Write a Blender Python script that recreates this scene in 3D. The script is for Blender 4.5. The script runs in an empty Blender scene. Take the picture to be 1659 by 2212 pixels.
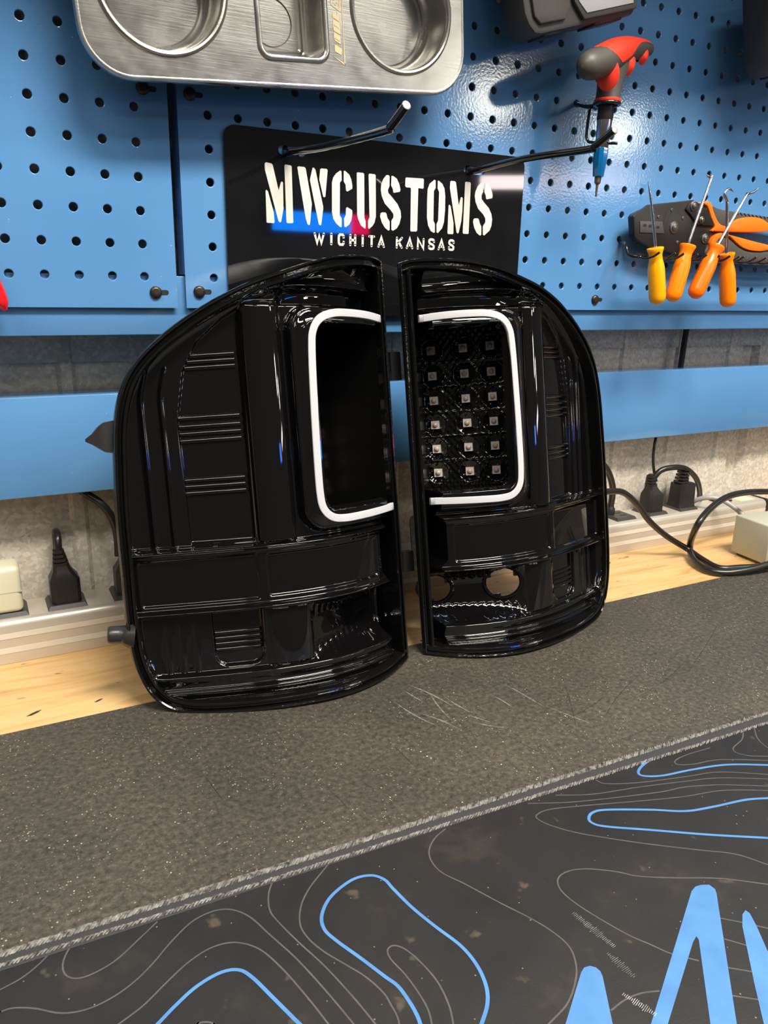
import bpy, bmesh, math, random
import numpy as np
from mathutils import Vector, Matrix

# ------------------------------------------------------------------ camera, world, lights
IN = 0.0254                      # everything below is written in inches; mat surface is z = 0
scene = bpy.context.scene
COL = scene.collection

cam_d = bpy.data.cameras.new('camera')
cam_d.sensor_fit = 'HORIZONTAL'
cam_d.sensor_width = 36.0
cam_d.lens = 36.0 * 1680.0 / 1659.0
cam_d.clip_start = 0.02
cam = bpy.data.objects.new('camera', cam_d)
COL.objects.link(cam)
_r = (0.88590571, -0.46335341, 0.02178732)
_d = (-0.11308204, -0.26128154, -0.95861588)
_f = (0.44987056, 0.84677953, -0.28386776)
_c = (-7.6315, -26.998, 13.011)
cam.matrix_world = Matrix((
    (_r[0], -_d[0], -_f[0], _c[0] * IN),
    (_r[1], -_d[1], -_f[1], _c[1] * IN),
    (_r[2], -_d[2], -_f[2], _c[2] * IN),
    (0, 0, 0, 1)))
scene.camera = cam

world = bpy.data.worlds.new('world')
scene.world = world
world.use_nodes = True
_bg = world.node_tree.nodes['Background']
_bg.inputs[0].default_value = (1.0, 0.95, 0.88, 1)
_bg.inputs[1].default_value = 0.08

scene.view_settings.view_transform = 'Standard'
scene.view_settings.look = 'None'
scene.view_settings.gamma = 1.0
scene.view_settings.use_curve_mapping = False
scene.view_settings.exposure = 0.1


def area_lamp(name, loc, aim, sx, sy, power, color):
    d = bpy.data.lights.new(name, 'AREA')
    d.shape = 'RECTANGLE'
    d.size, d.size_y = sx * IN, sy * IN
    d.energy = power
    d.color = color
    o = bpy.data.objects.new(name, d)
    COL.objects.link(o)
    o.location = [c * IN for c in loc]
    v = Vector(aim) - Vector(loc)
    o.rotation_euler = v.to_track_quat('-Z', 'Y').to_euler()
    return o


# ceiling panel fixtures of the workshop (about 1.9 m above the bench)
WARM = (1.0, 0.94, 0.84)
area_lamp('ceiling_lamp', (16, -46, 76), (16, -46, 0), 48, 14, 92, WARM)
area_lamp('ceiling_lamp.001', (-48, -46, 76), (-48, -46, 0), 48, 8, 20, WARM)
area_lamp('ceiling_lamp.002', (84, -46, 76), (84, -46, 0), 48, 8, 11, WARM)
area_lamp('ceiling_lamp.003', (24, -72, 76), (24, -72, 0), 48, 12, 20, WARM)
area_lamp('ceiling_lamp.004', (-50, -96, 76), (-50, -96, 0), 48, 8, 8, WARM)
area_lamp('ceiling_lamp.005', (90, -96, 76), (90, -96, 0), 48, 8, 8, WARM)
area_lamp('ceiling_lamp.006', (-30, -150, 82), (-30, -110, 0), 48, 10, 10, WARM)
area_lamp('ceiling_lamp.007', (66, -150, 82), (50, -110, 0), 48, 10, 10, WARM)
# round high-bay lamps deeper in the shop
area_lamp('high_bay_lamp', (166, -227, 75), (11, 0, 20), 15, 15, 13, (1.0, 0.98, 0.86))
area_lamp('high_bay_lamp.001', (241, -243, 74), (17, 0, 19), 14, 14, 14, (1.0, 0.98, 0.86))
area_lamp('high_bay_lamp.002', (205, -235, 52), (15, 0, 18), 60, 5, 11, (1.0, 0.84, 0.84))

# ------------------------------------------------------------------ helpers
def setp(o, label=None, cat=None, group=None, kind=None):
    if label: o['label'] = label
    if cat: o['category'] = cat
    if group: o['group'] = group
    if kind: o['kind'] = kind
    return o


def thing(name, loc, label, cat, group=None):
    o = bpy.data.objects.new(name, None)
    o.empty_display_size = 0.02
    COL.objects.link(o)
    o.location = [c * IN for c in loc]
    setp(o, label, cat, group)
    bpy.context.view_layer.update()
    return o


def link(name, me, mat, parent=None, label=None):
    """mesh given in inches world coordinates; parented without moving"""
    me.materials.append(mat)
    o = bpy.data.objects.new(name, me)
    COL.objects.link(o)
    if parent is not None:
        o.parent = parent
        loc = Vector((0, 0, 0))
        p = parent
        while p is not None:
            loc += p.location
            p = p.parent
        me.transform(Matrix.Translation(-loc))
    if label: o['label'] = label
    return o


def mesh(name, verts, faces, mat, parent=None, smooth=True, label=None, sharp=40):
    me = bpy.data.meshes.new(name)
    me.from_pydata([(v[0] * IN, v[1] * IN, v[2] * IN) for v in verts], [], faces)
    bm = bmesh.new(); bm.from_mesh(me)
    bmesh.ops.recalc_face_normals(bm, faces=bm.faces)
    if smooth:
        for f in bm.faces: f.smooth = True
        a = math.radians(sharp)
        for e in bm.edges:
            if len(e.link_faces) == 2 and e.calc_face_angle(0) > a: e.smooth = False
    bm.to_mesh(me); bm.free()
    return link(name, me, mat, parent, label)


def bm_obj(name, bm, mat, parent=None, smooth=True, label=None, sharp=40):
    bmesh.ops.recalc_face_normals(bm, faces=bm.faces)
    if smooth:
        for f in bm.faces: f.smooth = True
        a = math.radians(sharp)
        for e in bm.edges:
            if len(e.link_faces) == 2 and e.calc_face_angle(0) > a: e.smooth = False
    for v in bm.verts: v.co *= IN
    me = bpy.data.meshes.new(name)
    bm.to_mesh(me); bm.free()
    return link(name, me, mat, parent, label)


def box(name, lo, hi, mat, parent=None, bev=0.0, label=None, seg=2, rot=None, pivot=None):
    bm = bmesh.new()
    bmesh.ops.create_cube(bm, size=1)
    c = [(a + b) / 2 for a, b in zip(lo, hi)]
    s = [b - a for a, b in zip(lo, hi)]
    for v in bm.verts:
        v.co = Vector((c[0] + v.co.x * s[0], c[1] + v.co.y * s[1], c[2] + v.co.z * s[2]))
    if bev:
        bmesh.ops.bevel(bm, geom=bm.edges[:], offset=bev, segments=seg, affect='EDGES', profile=0.5)
    if rot is not None:
        bmesh.ops.rotate(bm, verts=bm.verts, cent=Vector(pivot or c), matrix=rot)
    return bm_obj(name, bm, mat, parent, label=label, sharp=50)


def crom(pts, n=8, closed=False):
    pts = [np.array(p, float) for p in pts]
    out = []
    N = len(pts)
    rng = range(N if closed else N - 1)
    for i in rng:
        if closed:
            p0, p1, p2, p3 = pts[i - 1], pts[i], pts[(i + 1) % N], pts[(i + 2) % N]
        else:
            p1, p2 = pts[i], pts[i + 1]
            p0 = pts[i - 1] if i > 0 else 2 * p1 - p2
            p3 = pts[i + 2] if i + 2 < N else 2 * p2 - p1
        for k in range(n):
            t = k / n
            out.append(0.5 * ((2 * p1) + (-p0 + p2) * t + (2 * p0 - 5 * p1 + 4 * p2 - p3) * t * t
                              + (-p0 + 3 * p1 - 3 * p2 + p3) * t ** 3))
    if not closed: out.append(pts[-1])
    return out


def tube_data(path, r, seg=10, caps=True):
    path = [np.array(p, float) for p in path]
    n = len(path)
    rr = r if hasattr(r, '__len__') else [r] * n
    T = []
    for i in range(n):
        a = path[min(i + 1, n - 1)] - path[max(i - 1, 0)]
        T.append(a / (np.linalg.norm(a) + 1e-12))
    ref = np.array((0, 0, 1.0)) if abs(T[0][2]) < 0.9 else np.array((1.0, 0, 0))
    N = np.cross(T[0], ref); N /= np.linalg.norm(N)
    V, F = [], []
    for i in range(n):
        N = N - T[i] * (N @ T[i]); N /= np.linalg.norm(N)
        B = np.cross(T[i], N)
        for k in range(seg):
            a = 2 * math.pi * k / seg
            V.append(path[i] + rr[i] * (math.cos(a) * N + math.sin(a) * B))
    for i in range(n - 1):
        for k in range(seg):
            k2 = (k + 1) % seg
            F.append((i * seg + k, i * seg + k2, (i + 1) * seg + k2, (i + 1) * seg + k))
    if caps:
        F.append(tuple(range(seg - 1, -1, -1)))
        F.append(tuple((n - 1) * seg + k for k in range(seg)))
    return V, F


def tube(name, path, r, mat, parent=None, seg=10, n=0, label=None):
    if n:
        if hasattr(r, '__len__'):
            rr = crom([(x,) for x in r], n); r = [float(x[0]) for x in rr]
        path = crom(path, n)
    V, F = tube_data(path, r, seg)
    return mesh(name, V, F, mat, parent, label=label, sharp=50)


def lathe(name, prof, base, axis, mat, parent=None, seg=24, label=None, sharp=35, squash=None):
    """prof: (distance along axis, radius)"""
    ax = np.array(axis, float); ax /= np.linalg.norm(ax)
    ref = np.array((0, 1.0, 0)) if abs(ax[1]) < 0.9 else np.array((1.0, 0, 0))
    A = np.cross(ax, ref); A /= np.linalg.norm(A)
    B = np.cross(ax, A)
    s = squash or (1, 1)
    V, F = [], []
    for h, r in prof:
        for k in range(seg):
            a = 2 * math.pi * k / seg
            V.append(np.array(base) + ax * h + max(r, 1e-4) * (s[0] * math.cos(a) * A + s[1] * math.sin(a) * B))
    for i in range(len(prof) - 1):
        for k in range(seg):
            k2 = (k + 1) % seg
            F.append((i * seg + k, i * seg + k2, (i + 1) * seg + k2, (i + 1) * seg + k))
    F.append(tuple(range(seg - 1, -1, -1)))
    F.append(tuple((len(prof) - 1) * seg + k for k in range(seg)))
    return mesh(name, V, F, mat, parent, label=label, sharp=sharp)


def loft(name, loops, mat, parent=None, caps=True, label=None, sharp=40):
    n = len(loops[0])
    V = [p for l in loops for p in l]
    F = []
    for i in range(len(loops) - 1):
        for k in range(n):
            k2 = (k + 1) % n
            F.append((i * n + k, i * n + k2, (i + 1) * n + k2, (i + 1) * n + k))
    if caps:
        F.append(tuple(range(n - 1, -1, -1)))
        F.append(tuple((len(loops) - 1) * n + k for k in range(n)))
    return mesh(name, V, F, mat, parent, label=label, sharp=sharp)


def prism_bm(poly, to3, d0, d1, bev=0.0, holes=(), bseg=2):
    """solid from a 2-d outline; to3(a, b, depth) -> xyz"""
    bm = bmesh.new()
    edges = []
    for lp in [poly] + list(holes):
        vs = [bm.verts.new(to3(a, b, d0)) for a, b in lp]
        for i in range(len(vs)):
            edges.append(bm.edges.new((vs[i], vs[(i + 1) % len(vs)])))
    r = bmesh.ops.triangle_fill(bm, use_beauty=True, edges=edges)
    faces = [g for g in r['geom'] if isinstance(g, bmesh.types.BMFace)]
    ex = bmesh.ops.extrude_face_region(bm, geom=faces)
    vs = [g for g in ex['geom'] if isinstance(g, bmesh.types.BMVert)]
    dv = Vector(to3(0, 0, d1)) - Vector(to3(0, 0, d0))
    bmesh.ops.translate(bm, verts=vs, vec=dv)
    bmesh.ops.recalc_face_normals(bm, faces=bm.faces)
    if bev:
        ed = [e for e in bm.edges if len(e.link_faces) == 2 and e.calc_face_angle(0) > 0.9]
        bmesh.ops.bevel(bm, geom=ed, offset=bev, segments=bseg, affect='EDGES', profile=0.5)
    return bm


def wall3(a, b, d): return (a, d, b)           # outline on the wall plane, depth = y
def bench3(a, b, d): return (a, b, d)          # outline on the bench, depth = z


def rrect(x0, z0, x1, z1, r, n=6):
    out = []
    for cx, cz, a0 in ((x1 - r, z0 + r, -90), (x1 - r, z1 - r, 0), (x0 + r, z1 - r, 90), (x0 + r, z0 + r, 180)):
        for k in range(n + 1):
            a = math.radians(a0 + 90 * k / n)
            out.append((cx + r * math.cos(a), cz + r * math.sin(a)))
    return out


# ------------------------------------------------------------------ materials
def mat_new(name):
    m = bpy.data.materials.new(name)
    m.use_nodes = True
    return m, m.node_tree, m.node_tree.nodes['Principled BSDF']


def mat(name, col, rough=0.5, metal=0.0, spec=0.5, coat=0.0, bump=0.0, bscale=200.0, var=0.0, vscale=20.0, sub=0.0, trans=0.0):
    m, nt, b = mat_new(name)
    b.inputs['Base Color'].default_value = (*col, 1)
    b.inputs['Roughness'].default_value = rough
    b.inputs['Metallic'].default_value = metal
    b.inputs['Specular IOR Level'].default_value = spec
    b.inputs['Coat Weight'].default_value = coat
    b.inputs['Coat Roughness'].default_value = 0.03
    if trans: b.inputs['Transmission Weight'].default_value = trans
    if sub:
        b.inputs['Subsurface Weight'].default_value = sub
        b.inputs['Subsurface Radius'].default_value = (0.01, 0.006, 0.003)
        b.inputs['Subsurface Scale'].default_value = 1.0
    tc = nt.nodes.new('ShaderNodeTexCoord')
    if bump:
        nz = nt.nodes.new('ShaderNodeTexNoise'); nz.inputs['Scale'].default_value = bscale
        nz.inputs['Detail'].default_value = 4
        bp = nt.nodes.new('ShaderNodeBump'); bp.inputs['Strength'].default_value = bump
        bp.inputs['Distance'].default_value = 0.001
        nt.links.new(tc.outputs['Object'], nz.inputs['Vector'])
        nt.links.new(nz.outputs['Fac'], bp.inputs['Height'])
        nt.links.new(bp.outputs['Normal'], b.inputs['Normal'])
    if var:
        nz = nt.nodes.new('ShaderNodeTexNoise'); nz.inputs['Scale'].default_value = vscale
        nz.inputs['Detail'].default_value = 6
        rp = nt.nodes.new('ShaderNodeValToRGB')
        rp.color_ramp.elements[0].position = 0.3
        rp.color_ramp.elements[1].position = 0.7
        rp.color_ramp.elements[0].color = (*[max(0, c * (1 - var)) for c in col], 1)
        rp.color_ramp.elements[1].color = (*[min(1, c * (1 + var)) for c in col], 1)
        nt.links.new(tc.outputs['Object'], nz.inputs['Vector'])
        nt.links.new(nz.outputs['Fac'], rp.inputs['Fac'])
        nt.links.new(rp.outputs['Color'], b.inputs['Base Color'])
    return m


class NT:
    """tiny node-graph helper"""
    def __init__(s, nt): s.nt = nt
    def n(s, t, **kw):
        nd = s.nt.nodes.new(t)
        for k, v in kw.items():
            if k.startswith('i_'):
                nd.inputs[k[2:].replace('_', ' ')].default_value = v
            else:
                setattr(nd, k, v)
        return nd
    def l(s, a, b): s.nt.links.new(a, b)
    def ramp(s, fac, stops):
        r = s.nt.nodes.new('ShaderNodeValToRGB')
        els = r.color_ramp.elements
        while len(els) < len(stops): els.new(0.5)
        for e, (p, c) in zip(els, stops):
            e.position = p
            e.color = (*c, 1) if len(c) == 3 else c
        s.l(fac, r.inputs['Fac'])
        return r.outputs['Color']
    def mix(s, fac, a, b, mode='MIX'):
        m = s.nt.nodes.new('ShaderNodeMix'); m.data_type = 'RGBA'; m.blend_type = mode
        if isinstance(fac, (int, float)): m.inputs[0].default_value = fac
        else: s.l(fac, m.inputs[0])
        for v, i in ((a, 6), (b, 7)):
            if isinstance(v, tuple): m.inputs[i].default_value = (*v, 1)
            else: s.l(v, m.inputs[i])
        return m.outputs[2]


def specks(g, vec, scale, lo, hi):
    vo = g.n('ShaderNodeTexVoronoi', i_Scale=scale)
    g.l(vec, vo.inputs['Vector'])
    return g.ramp(vo.outputs['Distance'], [(lo, (1, 1, 1)), (hi, (0, 0, 0))])


def make_blue():
    m, nt, b = mat_new('blue_enamel')
    g = NT(nt)
    tc = g.n('ShaderNodeTexCoord'); v = tc.outputs['Object']
    n1 = g.n('ShaderNodeTexNoise', i_Scale=6.0, i_Detail=6.0); g.l(v, n1.inputs['Vector'])
    c = g.ramp(n1.outputs['Fac'], [(0.3, (0.080, 0.232, 0.475)), (0.72, (0.104, 0.268, 0.525))])
    sp = specks(g, v, 130.0, 0.035, 0.06)
    n2 = g.n('ShaderNodeTexNoise', i_Scale=14.0, i_Detail=3.0); g.l(v, n2.inputs['Vector'])
    gate = g.ramp(n2.outputs['Fac'], [(0.5, (0, 0, 0)), (0.62, (1, 1, 1))])
    k = g.mix(1.0, sp, gate, 'MULTIPLY')
    c = g.mix(k, c, (0.6, 0.65, 0.7))
    g.l(c, b.inputs['Base Color'])
    b.inputs['Roughness'].default_value = 0.10
    n3 = g.n('ShaderNodeTexNoise', i_Scale=420.0, i_Detail=1.0); g.l(v, n3.inputs['Vector'])
    bp = g.n('ShaderNodeBump', i_Strength=0.10, i_Distance=0.0004)
    g.l(n3.outputs['Fac'], bp.inputs['Height']); g.l(bp.outputs['Normal'], b.inputs['Normal'])
    return m


def make_wood():
    m, nt, b = mat_new('maple_bench_wood')
    g = NT(nt)
    tc = g.n('ShaderNodeTexCoord')
    mp = g.n('ShaderNodeMapping'); mp.inputs['Scale'].default_value = (1.2, 9.0, 9.0)
    g.l(tc.outputs['Object'], mp.inputs['Vector'])
    n1 = g.n('ShaderNodeTexNoise', i_Scale=7.0, i_Detail=8.0, i_Distortion=1.4); g.l(mp.outputs[0], n1.inputs['Vector'])
    c = g.ramp(n1.outputs['Fac'], [(0.25, (0.50, 0.275, 0.09)), (0.45, (0.66, 0.40, 0.16)), (0.62, (0.72, 0.47, 0.21)), (0.8, (0.58, 0.335, 0.125))])
    mp2 = g.n('ShaderNodeMapping'); mp2.inputs['Scale'].default_value = (1.0, 2.2, 1.0)
    g.l(tc.outputs['Object'], mp2.inputs['Vector'])
    n2 = g.n('ShaderNodeTexNoise', i_Scale=38.0, i_Detail=2.0); g.l(mp2.outputs[0], n2.inputs['Vector'])
    k = g.ramp(n2.outputs['Fac'], [(0.70, (0, 0, 0)), (0.76, (1, 1, 1))])
    c = g.mix(k, c, (0.16, 0.10, 0.05))
    g.l(c, b.inputs['Base Color'])
    b.inputs['Roughness'].default_value = 0.42
    return m


def make_rubber():
    m, nt, b = mat_new('worn_rubber')
    g = NT(nt)
    tc = g.n('ShaderNodeTexCoord'); v = tc.outputs['Object']
    n1 = g.n('ShaderNodeTexNoise', i_Scale=240.0, i_Detail=6.0, i_Roughness=0.75); g.l(v, n1.inputs['Vector'])
    c = g.ramp(n1.outputs['Fac'], [(0.34, (0.026, 0.023, 0.019)), (0.52, (0.064, 0.056, 0.045)), (0.70, (0.116, 0.102, 0.083))])
    n0 = g.n('ShaderNodeTexNoise', i_Scale=9.0, i_Detail=6.0); g.l(v, n0.inputs['Vector'])
    big = g.ramp(n0.outputs['Fac'], [(0.32, (0.78, 0.78, 0.78)), (0.68, (1.18, 1.16, 1.12))])
    c = g.mix(1.0, c, big, 'MULTIPLY')
    for sc, lo, hi, col in ((330.0, 0.13, 0.17, (0.26, 0.23, 0.18)), (210.0, 0.09, 0.13, (0.42, 0.37, 0.28)), (75.0, 0.035, 0.05, (0.66, 0.60, 0.50)), (95.0, 0.03, 0.05, (0.012, 0.012, 0.012))):
        n5 = g.n('ShaderNodeTexNoise', i_Scale=sc * .13, i_Detail=2.0); g.l(v, n5.inputs['Vector'])
        ga = g.ramp(n5.outputs['Fac'], [(0.46, (0, 0, 0)), (0.6, (1, 1, 1))])
        c = g.mix(g.mix(1.0, specks(g, v, sc, lo, hi), ga, 'MULTIPLY'), c, col)
    g.l(c, b.inputs['Base Color'])
    b.inputs['Roughness'].default_value = 0.58
    bp = g.n('ShaderNodeBump', i_Strength=0.3, i_Distance=0.0006)
    g.l(n1.outputs['Fac'], bp.inputs['Height']); g.l(bp.outputs['Normal'], b.inputs['Normal'])
    return m


def make_topo():
    m, nt, b = mat_new('charcoal_desk_mat')
    g = NT(nt)
    tc = g.n('ShaderNodeTexCoord'); v = tc.outputs['Object']
    n1 = g.n('ShaderNodeTexNoise', i_Scale=14.0, i_Detail=7.0, i_Roughness=0.65); g.l(v, n1.inputs['Vector'])
    c = g.ramp(n1.outputs['Fac'], [(0.35, (0.0135, 0.013, 0.0135)), (0.58, (0.019, 0.018, 0.018)), (0.72, (0.042, 0.035, 0.027))])
    s2 = specks(g, v, 120.0, 0.035, 0.06)
    c = g.mix(s2, c, (0.20, 0.18, 0.15))
    n3 = g.n('ShaderNodeTexNoise', i_Scale=55.0, i_Detail=3.0); g.l(v, n3.inputs['Vector'])
    k = g.ramp(n3.outputs['Fac'], [(0.68, (0, 0, 0)), (0.74, (1, 1, 1))])
    c = g.mix(k, c, (0.075, 0.058, 0.04))
    g.l(c, b.inputs['Base Color'])
    b.inputs['Roughness'].default_value = 0.55
    n2 = g.n('ShaderNodeTexNoise', i_Scale=900.0, i_Detail=1.0); g.l(v, n2.inputs['Vector'])
    bp = g.n('ShaderNodeBump', i_Strength=0.2, i_Distance=0.0003)
    g.l(n2.outputs['Fac'], bp.inputs['Height']); g.l(bp.outputs['Normal'], b.inputs['Normal'])
    return m


def make_galv():
    m, nt, b = mat_new('galvanised_steel')
    g = NT(nt)
    tc = g.n('ShaderNodeTexCoord'); v = tc.outputs['Object']
    wn = g.n('ShaderNodeTexNoise', i_Scale=70.0, i_Detail=2.0); g.l(v, wn.inputs['Vector'])
    mixv = g.n('ShaderNodeVectorMath', operation='MULTIPLY_ADD')
    g.l(wn.outputs['Color'], mixv.inputs[0]); mixv.inputs[1].default_value = (0.006, 0.006, 0.006); g.l(v, mixv.inputs[2])
    vo = g.n('ShaderNodeTexVoronoi', i_Scale=300.0); g.l(mixv.outputs[0], vo.inputs['Vector'])
    sp = g.n('ShaderNodeSeparateColor'); g.l(vo.outputs['Color'], sp.inputs[0])
    c = g.ramp(sp.outputs[0], [(0.0, (0.52, 0.47, 0.39)), (0.5, (0.62, 0.57, 0.48)), (1.0, (0.74, 0.69, 0.60))])
    n1 = g.n('ShaderNodeTexNoise', i_Scale=4.0, i_Detail=5.0); g.l(v, n1.inputs['Vector'])
    big = g.ramp(n1.outputs['Fac'], [(0.3, (0.75, 0.75, 0.75)), (0.7, (1.1, 1.1, 1.1))])
    c = g.mix(1.0, c, big, 'MULTIPLY')
    g.l(c, b.inputs['Base Color'])
    b.inputs['Metallic'].default_value = 0.15
    b.inputs['Roughness'].default_value = 0.45
    bp = g.n('ShaderNodeBump', i_Strength=0.35, i_Distance=0.0008)
    g.l(sp.outputs[1], bp.inputs['Height']); g.l(bp.outputs['Normal'], b.inputs['Normal'])
    return m


def make_tray():
    m, nt, b = mat_new('scratched_stainless')
    g = NT(nt)
    tc = g.n('ShaderNodeTexCoord'); v = tc.outputs['Object']
    n1 = g.n('ShaderNodeTexNoise', i_Scale=60.0, i_Detail=6.0); g.l(v, n1.inputs['Vector'])
    c = g.ramp(n1.outputs['Fac'], [(0.3, (0.44, 0.435, 0.40)), (0.7, (0.54, 0.53, 0.49))])
    g.l(c, b.inputs['Base Color'])
    b.inputs['Metallic'].default_value = 0.9
    r = g.ramp(n1.outputs['Fac'], [(0.3, (0.20, 0.20, 0.20)), (0.7, (0.28, 0.28, 0.28))])
    g.l(r, b.inputs['Roughness'])
    mp = g.n('ShaderNodeMapping'); mp.inputs['Rotation'].default_value = (0, 0.6, 0); mp.inputs['Scale'].default_value = (1, 1, 24)
    g.l(v, mp.inputs['Vector'])
    n2 = g.n('ShaderNodeTexNoise', i_Scale=40.0, i_Detail=2.0); g.l(mp.outputs[0], n2.inputs['Vector'])
    bp = g.n('ShaderNodeBump', i_Strength=0.10, i_Distance=0.0004)
    g.l(n2.outputs['Fac'], bp.inputs['Height']); g.l(bp.outputs['Normal'], b.inputs['Normal'])
    return m


M = dict(
    blue=make_blue(), wood=make_wood(), rubber=make_rubber(), topo=make_topo(), galv=make_galv(), tray=make_tray(),
    gloss=mat('gloss_black_paint', (0.0030, 0.0028, 0.0030), 0.03, spec=0.75),
    rim=mat('gloss_black_rim', (0.004, 0.004, 0.004), 0.07, coat=0.3, bump=0.12, bscale=420),
    shell=mat('black_housing_plastic', (0.022, 0.021, 0.021), 0.32, bump=0.1),
    cup=mat('black_faceted_reflector', (0.003, 0.003, 0.003), 0.06),
    satin=mat('satin_black_paint', (0.003, 0.003, 0.003), 0.25, spec=0.22),
    bar=mat('white_light_guide', (0.50, 0.50, 0.52), 0.4, sub=0.1),
    barend=mat('translucent_guide_end', (0.42, 0.42, 0.44), 0.3),
    chip=mat('led_chip_white', (0.52, 0.48, 0.45), 0.3),
    dome=mat('led_lens_dome', (0.46, 0.34, 0.29), 0.12),
    plate=mat('gloss_black_acrylic', (0.006, 0.006, 0.007), 0.035, coat=0.3, var=0.3),
    print_=mat('cream_vinyl', (0.72, 0.70, 0.62), 0.5, var=0.06, vscale=120),
    wire=mat('black_wire_coating', (0.010, 0.010, 0.010), 0.18, coat=0.3),
    wiretip=mat('bare_wire_end', (0.45, 0.45, 0.43), 0.35, metal=0.8, bump=0.4, bscale=900),
    alu=mat('anodised_aluminium', (0.56, 0.51, 0.43), 0.36, metal=0.45, bump=0.05, bscale=1500),
    alustripe=mat('textured_aluminium_stripe', (0.70, 0.67, 0.60), 0.5, metal=0.25, bump=0.3, bscale=2500),
    plug=mat('black_plug_rubber', (0.013, 0.012, 0.012), 0.42, bump=0.1),
    outlet=mat('dark_outlet_plastic', (0.035, 0.032, 0.032), 0.4),
    cord=mat('black_cord', (0.014, 0.013, 0.012), 0.3),
    greycord=mat('grey_cable', (0.33, 0.33, 0.31), 0.45),
    cream=mat('cream_plastic', (0.62, 0.60, 0.44), 0.35),
    casebox=mat('beige_grey_case_paint', (0.44, 0.43, 0.33), 0.45, bump=0.05, bscale=900),
    dark=mat('dark_recess', (0.01, 0.01, 0.01), 0.6),
    screw=mat('black_oxide_screw', (0.05, 0.042, 0.034), 0.3, metal=0.6),
    steel=mat('polished_steel', (0.62, 0.61, 0.59), 0.18, metal=1.0),
    steeldark=mat('dark_blackened_steel', (0.017, 0.016, 0.015), 0.36, spec=0.35, metal=0.0, var=0.25, vscale=60),
    bolt=mat('dull_bolt_steel', (0.24, 0.23, 0.21), 0.3, metal=0.9),
    orange=mat('orange_grip', (0.95, 0.17, 0.002), 0.42),
    amber=mat('amber_orange_handle', (1.0, 0.24, 0.002), 0.22, sub=0.35),
    yellow=mat('amber_yellow_handle', (1.0, 0.42, 0.002), 0.22, sub=0.35),
    deep=mat('deep_orange_handle', (1.0, 0.17, 0.002), 0.22, sub=0.35),
    red=mat('red_soft_grip', (0.90, 0.045, 0.018), 0.42),
    redgloss=mat('red_gloss_plastic', (0.75, 0.012, 0.02), 0.2),
    grip=mat('grey_black_soft_grip', (0.062, 0.057, 0.049), 0.5),
    toolgrey=mat('grey_tool_plastic', (0.055, 0.052, 0.047), 0.5, bump=0.1),
    toollight=mat('light_grey_label', (0.46, 0.46, 0.47), 0.4),
    bluetip=mat('blue_anodised_collar', (0.002, 0.11, 0.30), 0.15, coat=0.5),
    bit=mat('bronze_bit_steel', (0.22, 0.16, 0.12), 0.35, metal=0.8),
    greyline=mat('grey_print', (0.075, 0.070, 0.070), 0.6, var=0.2, vscale=90),
    blueline=mat('light_blue_print', (0.074, 0.205, 0.45), 0.5, var=0.12, vscale=60),
    thread=mat('pale_stitch_thread', (0.155, 0.15, 0.135), 0.8, var=0.85, vscale=300),
    hem=mat('dark_hem_fabric', (0.03, 0.03, 0.032), 0.8, bump=0.4, bscale=800),
    scuff=mat('pale_scuff', (0.60, 0.60, 0.57), 0.7, var=0.5, vscale=300),
    smear=mat('chalky_smear', (0.15, 0.14, 0.125), 0.8, var=0.45, vscale=400),
    score=mat('dark_score_mark', (0.014, 0.013, 0.012), 0.6),
    ledorange=mat('orange_switch', (0.9, 0.1, 0.01), 0.3),
    engrave=mat('gold_etched_print', (0.62, 0.50, 0.28), 0.45, metal=0.3),
    cabinet=mat('shade_cabinet_paint', (0.05, 0.12, 0.24), 0.4),
)

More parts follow.
